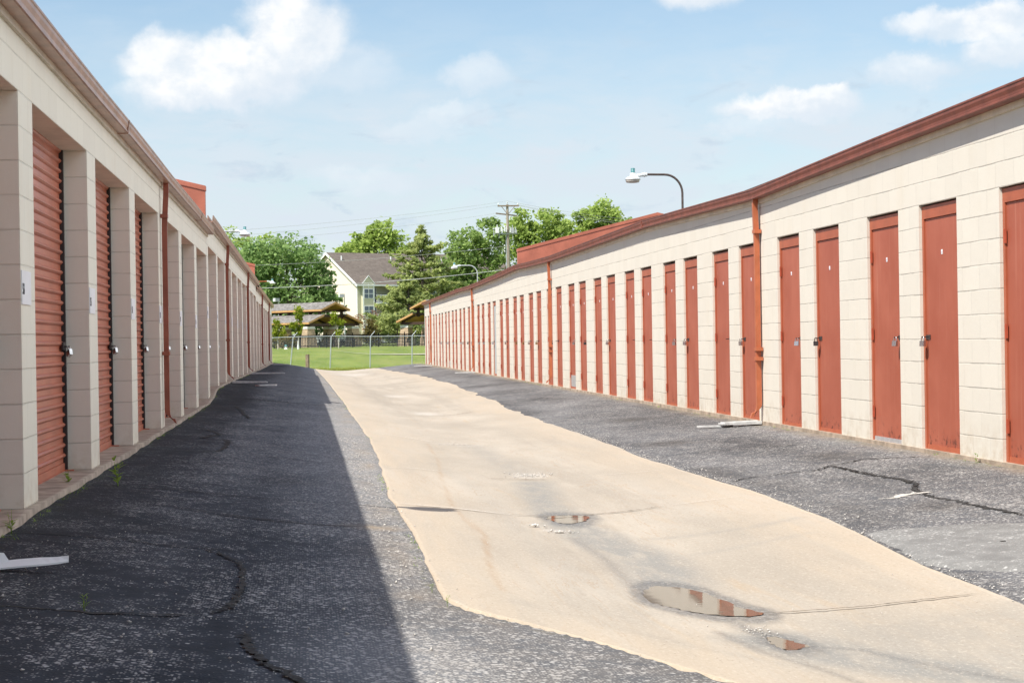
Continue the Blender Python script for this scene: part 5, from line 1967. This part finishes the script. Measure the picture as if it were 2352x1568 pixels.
tree('broadleaf_tree', 12.2, 332, 1.1, 21.2, [(.9, 0, 18.6, 2.7, 3, 2.9), (-2.6, 0, 16.4, 3.4, 3, 2.6), (-5.8, 0, 15.0, 2.6, 3, 2.0), (3.6, 0, 16.2, 2.8, 3, 3.2), (0, 0, 13, 6, 4, 4), (5.6, 0, 14.0, 2.0, 3, 2.4)], 9500, .50, 'fol_light',
     'light green pointed tree rising behind the long apartment roof', GT, .4, 3)
tree('broadleaf_tree', 23.2, 258, .9, 17.2, [(1.2, 0, 14.6, 2.6, 3, 2.3), (-1.8, 0, 12.6, 2.9, 3, 2.5), (3.0, 0, 12.6, 2.0, 3, 2.6), (-3.2, 0, 9.8, 2.4, 3, 2.4), (.5, 0, 9.4, 3.6, 3, 3.0), (3.0, 0, 8.0, 2.2, 3, 2.6), (-1.0, 0, 6.4, 3.6, 3, 2.4)], 10500, .38, 'fol_dark',
     'dark rounded tree left of the utility pole', GT, .34, 4)
tree('broadleaf_tree', 35.6, 292, 1.0, 20.4, [(-2.2, 0, 17.6, 2.6, 3, 2.6), (1.6, 0, 17.9, 2.8, 3, 2.4), (-.4, 0, 14.4, 4.4, 3, 3.2), (3.4, 0, 15.6, 2.4, 3, 2.6), (0, 0, 10.6, 5, 3, 3.0)], 9000, .42, 'fol_light',
     'bright green tree just right of the utility pole', GT, .36, 5)
tree('broadleaf_tree', 46.6, 300, 1.0, 22.4, [(.4, 0, 19.4, 3.0, 3, 2.8), (-3.2, 0, 17.8, 2.6, 3, 2.6), (3.0, 0, 17.9, 2.0, 3, 2.6), (0, 0, 14.4, 5, 3, 3), (5.6, 0, 18.6, 1.0, 1.2, 1.2)], 8500, .42, 'fol_light',
     'bright green tree with an outlying tuft, rightmost above the red parapet', GT, .36, 6)
tree('bush', 29.6, 262, 1.0, 11.5, [(-1, 0, 8.6, 2.4, 2, 2.4), (1.8, 0, 9.2, 2.2, 2, 2.2), (3.8, 0, 8.6, 2.0, 2, 2.2), (1, 0, 6, 4, 2, 2.4)], 4200, .36, 'fol_yellow',
     'yellow-green undergrowth behind the utility pole base', None, .2, 7, cat='bush')
tree('bush', 41, 285, 1.0, 15.5, [(-2, 0, 12.2, 2.6, 2, 2.2), (2, 0, 12.8, 3.0, 2, 2.4), (6, 0, 13.2, 3.0, 2, 2.2), (2, 0, 9.4, 6, 2, 2.6)], 5000, .40, 'fol_dark',
     'dull green undergrowth filling the gap above the red parapet', None, .2, 17, cat='bush')


def pine(x, y, z0, h, spread, label, seed, n_w=13, z_start=.12, n_per=6, tuft=60, size=.30):
    rng = np.random.default_rng(seed)
    root = tag(empty('pine_tree', (x, y, z0)), label, 'pine')
    C = []
    t = MB()
    t.tube([(0, 0, -.4), (.1, 0, h * .5), (0, 0, h * .97)], [.26, .17, .03], 8)
    for i in range(n_w):
        f = i / (n_w - 1)
        z = h * (z_start + (.99 - z_start) * f)
        R_ = spread * (1 - f) ** .75 * rng.uniform(.80, 1.12) + .30
        for k in range(n_per):
            a = 2 * math.pi * (k + rng.uniform(-.4, .4)) / n_per + i * 1.1
            L_ = R_ * rng.uniform(.55, 1.22)
            if rng.random() < .14: continue
            zz = z + rng.normal(0, .22)
            rise = rng.uniform(.08, .34) * L_ * (.7 + .9 * f)
            p0 = np.array([0, 0, zz]); p1 = np.array([math.cos(a) * L_, math.sin(a) * L_, zz + rise])
            pm = p0 * .5 + p1 * .5 + np.array([0, 0, -.12 * L_])
            t.tube([tuple(p0), tuple(pm), tuple(p1)], [.05, .035, .012], 5)
            # each bough carries side sprays that end in upturned tufts
            for q_ in range(int(3 + 5 * L_ / spread)):
                s0 = rng.uniform(.25, 1.0)
                c0 = p0 * (1 - s0) ** 2 + 2 * pm * s0 * (1 - s0) + p1 * s0 ** 2
                a2 = a + rng.choice([-1, 1]) * rng.uniform(.3, 1.1)
                l2 = rng.uniform(.25, .62) * (L_ ** .6)
                c1 = c0 + np.array([math.cos(a2) * l2, math.sin(a2) * l2, rng.uniform(.02, .30) * l2])
                m_ = max(4, int(tuft * .16 * (.5 + L_ / spread)))
                u = rng.uniform(0, 1.05, m_)[:, None]
                C.append(c0 + (c1 - c0) * u + rng.normal(0, 1, (m_, 3)) * np.array([.13, .13, .09]) + [0, 0, .05])
    C = np.concatenate(C)
    V, Q = leaf_quads(C, size, rng, .5, 1.9)
    np_mesh('crown', V, Q, M['fol_pine'], root)
    t.build('trunk', M['bark'], root)
    return root


pine(13.0, 213, .6, 12.8, 4.9, 'tall pine with layered yellow-green boughs beside the apartment building', 21, 16, .18, 8, 120, .27)
pine(11.0, 205, .6, 6.9, 3.6, 'shorter pine with soft spreading boughs in front of the tall pine', 22, 11, .06, 9, 110, .25)
pine(13.6, 222, .6, 7.0, 4.4, 'dark low pine behind the right pavilion', 23, 9, .08, 8, 60, .30)
tree('juniper_bush', 6.1, 180.5, .55, 3.1, [(0, 0, 2.2, .42, .4, .75), (.1, 0, 1.5, .72, .6, .8), (-.3, 0, .9, .85, .7, .6), (.3, 0, .6, .85, .7, .5)], 2600, .13, 'fol_brown', 'olive brown conical bush in front of the iron fence', None, .06, 31, cat='bush', sub=16)
tree('bush', 9.5, 199, .6, 3.6, [(-1.4, 0, 2.0, 1.4, 1, 1.4), (.6, 0, 2.4, 1.4, 1, 1.3), (2.2, 0, 1.6, 1.3, 1, 1.2)], 3000, .20, 'fol_pine', 'soft green bush between the two pavilions', None, .08, 32, cat='bush', sub=12)
tree('bush', 13.2, 199, .6, 3.4, [(-.6, 0, 1.9, 1.4, 1, 1.3), (1.2, 0, 2.2, 1.4, 1, 1.3)], 2600, .22, 'fol_dark', 'dark bush seen under the right pavilion roof', None, .08, 33, cat='bush', sub=12)
tree('bush', -2.3, 176.6, .5, 1.4, [(-.9, 0, .7, .8, .5, .6), (.3, 0, .75, .8, .5, .65), (1.0, 0, .55, .5, .4, .5)], 1800, .12, 'fol_brown', 'brownish low bush by the left end of the iron fence', None, .04, 34, cat='bush', sub=14)
tree('bush', 7.0, 214, .6, 4.2, [(-.8, 0, 2.6, 1.0, .8, 1.2), (.8, 0, 2.9, 1.0, .8, 1.4)], 700, .13, 'fol_red', 'sparse reddish twiggy bush behind the pavilion', None, .06, 35, cat='bush', sub=20)
tree('bush', 3.6, 236, .8, 5.2, [(-3, 0, 2.4, 2.2, 1, 1.6), (.3, 0, 2.5, 1.9, 1, 1.8), (-6, 0, 2.6, 2.2, 1, 2.0)], 3800, .26, 'fol_ash', 'green hedge-like growth behind the parked cars', None, .1, 36, cat='bush', sub=14)
tree('bare_bush', 24.6, 240, .9, 7.0, [(0, 0, 4.6, 1.8, 1, 1.6), (1.4, 0, 4.0, 1.6, 1, 1.2)], 500, .10, 'fol_brown', 'nearly bare grey bush above the far right gutter', None, .12, 37, cat='bush', sub=20)


def sapling(x, y, h, blobs, label, seed, n=420):
    root = tree('sapling', x, y, far_z(x, y), h, blobs, n, .17, 'fol_yellow', label, 'young trees by the iron fence', .045, seed, bark='palebark', cat='young tree', sub=26, elong=1.3, limbs=9)
    return root


o = sapling(-.74, 170, 4.1, [(.1, 0, 3.2, .45, .4, .75), (-.35, 0, 2.1, .55, .4, .35), (.15, 0, 2.2, .35, .3, .6), (.1, 0, 1.5, .3, .3, .3)], 'young tree with fresh leaves, left of the lit stone pillar', 41, 560)
g_ = MB()
g_.lathe([(.09, -.05), (.10, .25), (.05, .5), (.05, .75)], 0, 0, 10)
g_.build('trunk_guard', M['whitetrim'], o)
sapling(2.82, 170, 4.0, [(-.35, 0, 2.9, .3, .3, .5), (-.3, 0, 2.35, .5, .3, .3), (.25, 0, 2.3, .4, .3, .3), (.05, 0, 1.35, .3, .3, .4)], 'young tree with bare upper twigs and few leaves in front of the pavilion gable', 42, 360)
sapling(-2.6, 172, 2.9, [(0, 0, 2.2, .4, .3, .55), (-.1, 0, 1.4, .55, .4, .5), (.5, 0, 1.6, .3, .3, .5)], 'small yellow-green young tree beside the left building corner', 43, 520)

# hydrant-like marker
root = tag(empty('fire_hydrant', (-1.84, 171, far_z(-1.84, 171))), 'small white hydrant with a green cap in the grass by the fence', 'hydrant')
mb = MB(); mb.lathe([(.17, -.1), (.17, .04), (.10, .06), (.10, .22), (.13, .24), (0, .25)], 0, 0, 12); mb.build('barrel', M['whitetrim'], root)
mb = MB(); mb.lathe([(.13, .255), (.13, .30), (.09, .38), (.03, .42), (0, .43)], 0, 0, 12); mb.build('cap', M['teal'], root)


# ---------------------------------------------------------------- utility pole, wires, lot lights
PX, PY = 21.4, 200.0
root = tag(empty('utility_pole', (PX, PY, .6)), 'weathered timber utility pole with two crossarms and grey equipment boxes', 'utility pole')
mb = MB(); mb.tube([(0.05, 0, -.6), (.02, 0, 7), (0, 0, 14.8)], [.20, .18, .13], 10); mb.build('pole', M['pole'], root)
mb = MB(); mb.box(-1.05, 1.22, -.22, -.10, 14.55, 14.70)
mb.tube([(-.62, -.16, 14.55), (0, -.15, 13.75)], .035, 6); mb.tube([(.75, -.16, 14.55), (.06, -.15, 13.75)], .035, 6)
mb.build('crossarm', M['timber'], root)
mb = MB(); mb.hexa([(-1.25, -.20, 13.78), (1.05, .1, 13.52), (1.05, .22, 13.52), (-1.25, -.08, 13.78)], [(-1.25, -.20, 13.92), (1.05, .1, 13.66), (1.05, .22, 13.66), (-1.25, -.08, 13.92)])
mb.build('crossarm', M['timber'], root)
for (x, z) in ((-.98, 14.71), (1.1, 14.71), (0, 14.9)):
    mb = MB(); mb.lathe([(.03, z), (.07, z + .03), (.05, z + .09), (.07, z + .13), (.03, z + .2), (0, z + .21)], x, -.16 if x else 0, 8); mb.build('insulator', M['insul'], root)
for (x0, x1, z0, z1, mt) in ((-1.35, -.95, 11.75, 12.35, 'whitetrim'), (-.78, -.60, 11.9, 12.25, 'whitetrim'), (-.42, -.30, 11.9, 12.3, 'insul'), (-.24, -.14, 11.85, 12.3, 'insul'), (.18, .30, 11.8, 12.05, 'whitetrim'), (.34, .62, 11.7, 12.3, 'trunkbox'), (.68, .92, 11.75, 12.1, 'trunkbox')):
    mb = MB(); mb.box(x0, x1, -.5, -.2, z0, z1); mb.tube([((x0 + x1) / 2, -.35, z1), ((x0 + x1) / 2, -.35, z1 + .28)], .045, 6); mb.build('equipment_box', M[mt], root)
mb = MB(); mb.box(-1.55, 1.0, -.18, -.10, 11.62, 11.74); mb.tube([(-1.5, -.3, 11.4), (-1.5, -.3, 12.1)], .04, 6); mb.lathe([(.0, 12.1), (.11, 12.14), (.11, 12.26), (0, 12.3)], -1.5, -.3, 8)
mb.tube([(-.95, -.3, 11.2), (-.95, -.3, 11.75)], .03, 6); mb.tube([(.5, -.3, 11.1), (.5, -.3, 11.7)], .03, 6); mb.build('equipment_rack', M['trunkbox'], root)
mb = MB(); mb.tube([(-.17, -.1, 8.0), (-.17, -.1, 11.5)], .05, 6); mb.build('riser_pipe', M['trunkbox'], root)
for z in (10.35, 10.05, 9.75):
    mb = MB(); mb.lathe([(0, z), (.07, z + .02), (.07, z + .14), (0, z + .16)], -.36, -.05, 8); mb.build('insulator', M['insul'], root)


def wire(p, q, sag, r, label, mat='wire', group=None):
    p = Vector(p); q = Vector(q)
    root = tag(empty('power_line', p), label, 'power line', group)
    pts = []
    for i in range(25):
        t = i / 24
        v = p.lerp(q, t) - p
        v.z -= sag * 4 * t * (1 - t)
        pts.append(tuple(v))
    mb = MB(); mb.tube(pts, r, 5)
    mb.build('wire', M[mat], root)


LW = 150.0
wire((20.37, 199.85, 15.3), (-17.0, 152, 9.05), .55, .011, 'highest thin wire from the left tip of the upper crossarm towards the left')
wire((21.4, 200, 15.75), (-17.0, 154, 9.6), .50, .011, 'thin wire from the very top of the utility pole towards the left')
wire((20.2, 199.9, 14.45), (-17.0, 150, 8.6), .55, .011, 'thin wire from the lower crossarm of the utility pole towards the left')
wire((21.2, 199.9, 10.95), (-14.0, 195, 8.9), .45, .015, 'single middle wire crossing in front of the apartment roof')
wire((21.2, 199.9, 8.5), (-13.0, 175, 6.1), .55, .034, 'thick pale cable crossing low in front of the trees', 'cable')
wire((21.4, 200, 15.75), (60, 262, 17.2), .9, .013, 'upper wire from the pole top towards the right')
wire((22.5, 200, 15.35), (60, 260, 16.6), .9, .013, 'wire from the right tip of the upper crossarm towards the right')
wire((22.5, 200.1, 15.3), (60, 258, 16.2), 1.0, .016, 'lowest wire leaving the upper crossarm towards the right', 'cable')


def lot_light(x, y, ztop, label, rz):
    z0 = far_z(x, y)
    root = tag(empty('lot_light', (x, y, z0), rz), label, 'lot light', 'square parking lot lights among the trees')
    mb = MB(); mb.tube([(0, 0, -.2), (0, 0, ztop - z0)], [.08, .06], 8); mb.build('pole', M['lamppole_g'], root)
    mb = MB(); mb.box(-.62, -.02, -.22, .22, ztop - z0 - .1, ztop - z0 + .3); mb.build('head', M['trunkbox'], root)
    mb = MB(); mb.box(-.66, -.63, -.20, .20, ztop - z0 - .08, ztop - z0 + .28); mb.build('lens', M['lampwhite'], root)


lot_light(-3.15, 222, 6.0, 'square lot light in front of the large dark tree at left', R(40))
lot_light(4.55, 226, 6.5, 'square lot light in front of the yellow house gable', R(20))

# ---------------------------------------------------------------- render settings
scene.render.engine = 'CYCLES'
scene.cycles.use_denoising = True
scene.cycles.max_bounces = 6
scene.cycles.diffuse_bounces = 4
scene.cycles.glossy_bounces = 3
scene.cycles.transmission_bounces = 2
scene.cycles.transparent_max_bounces = 4
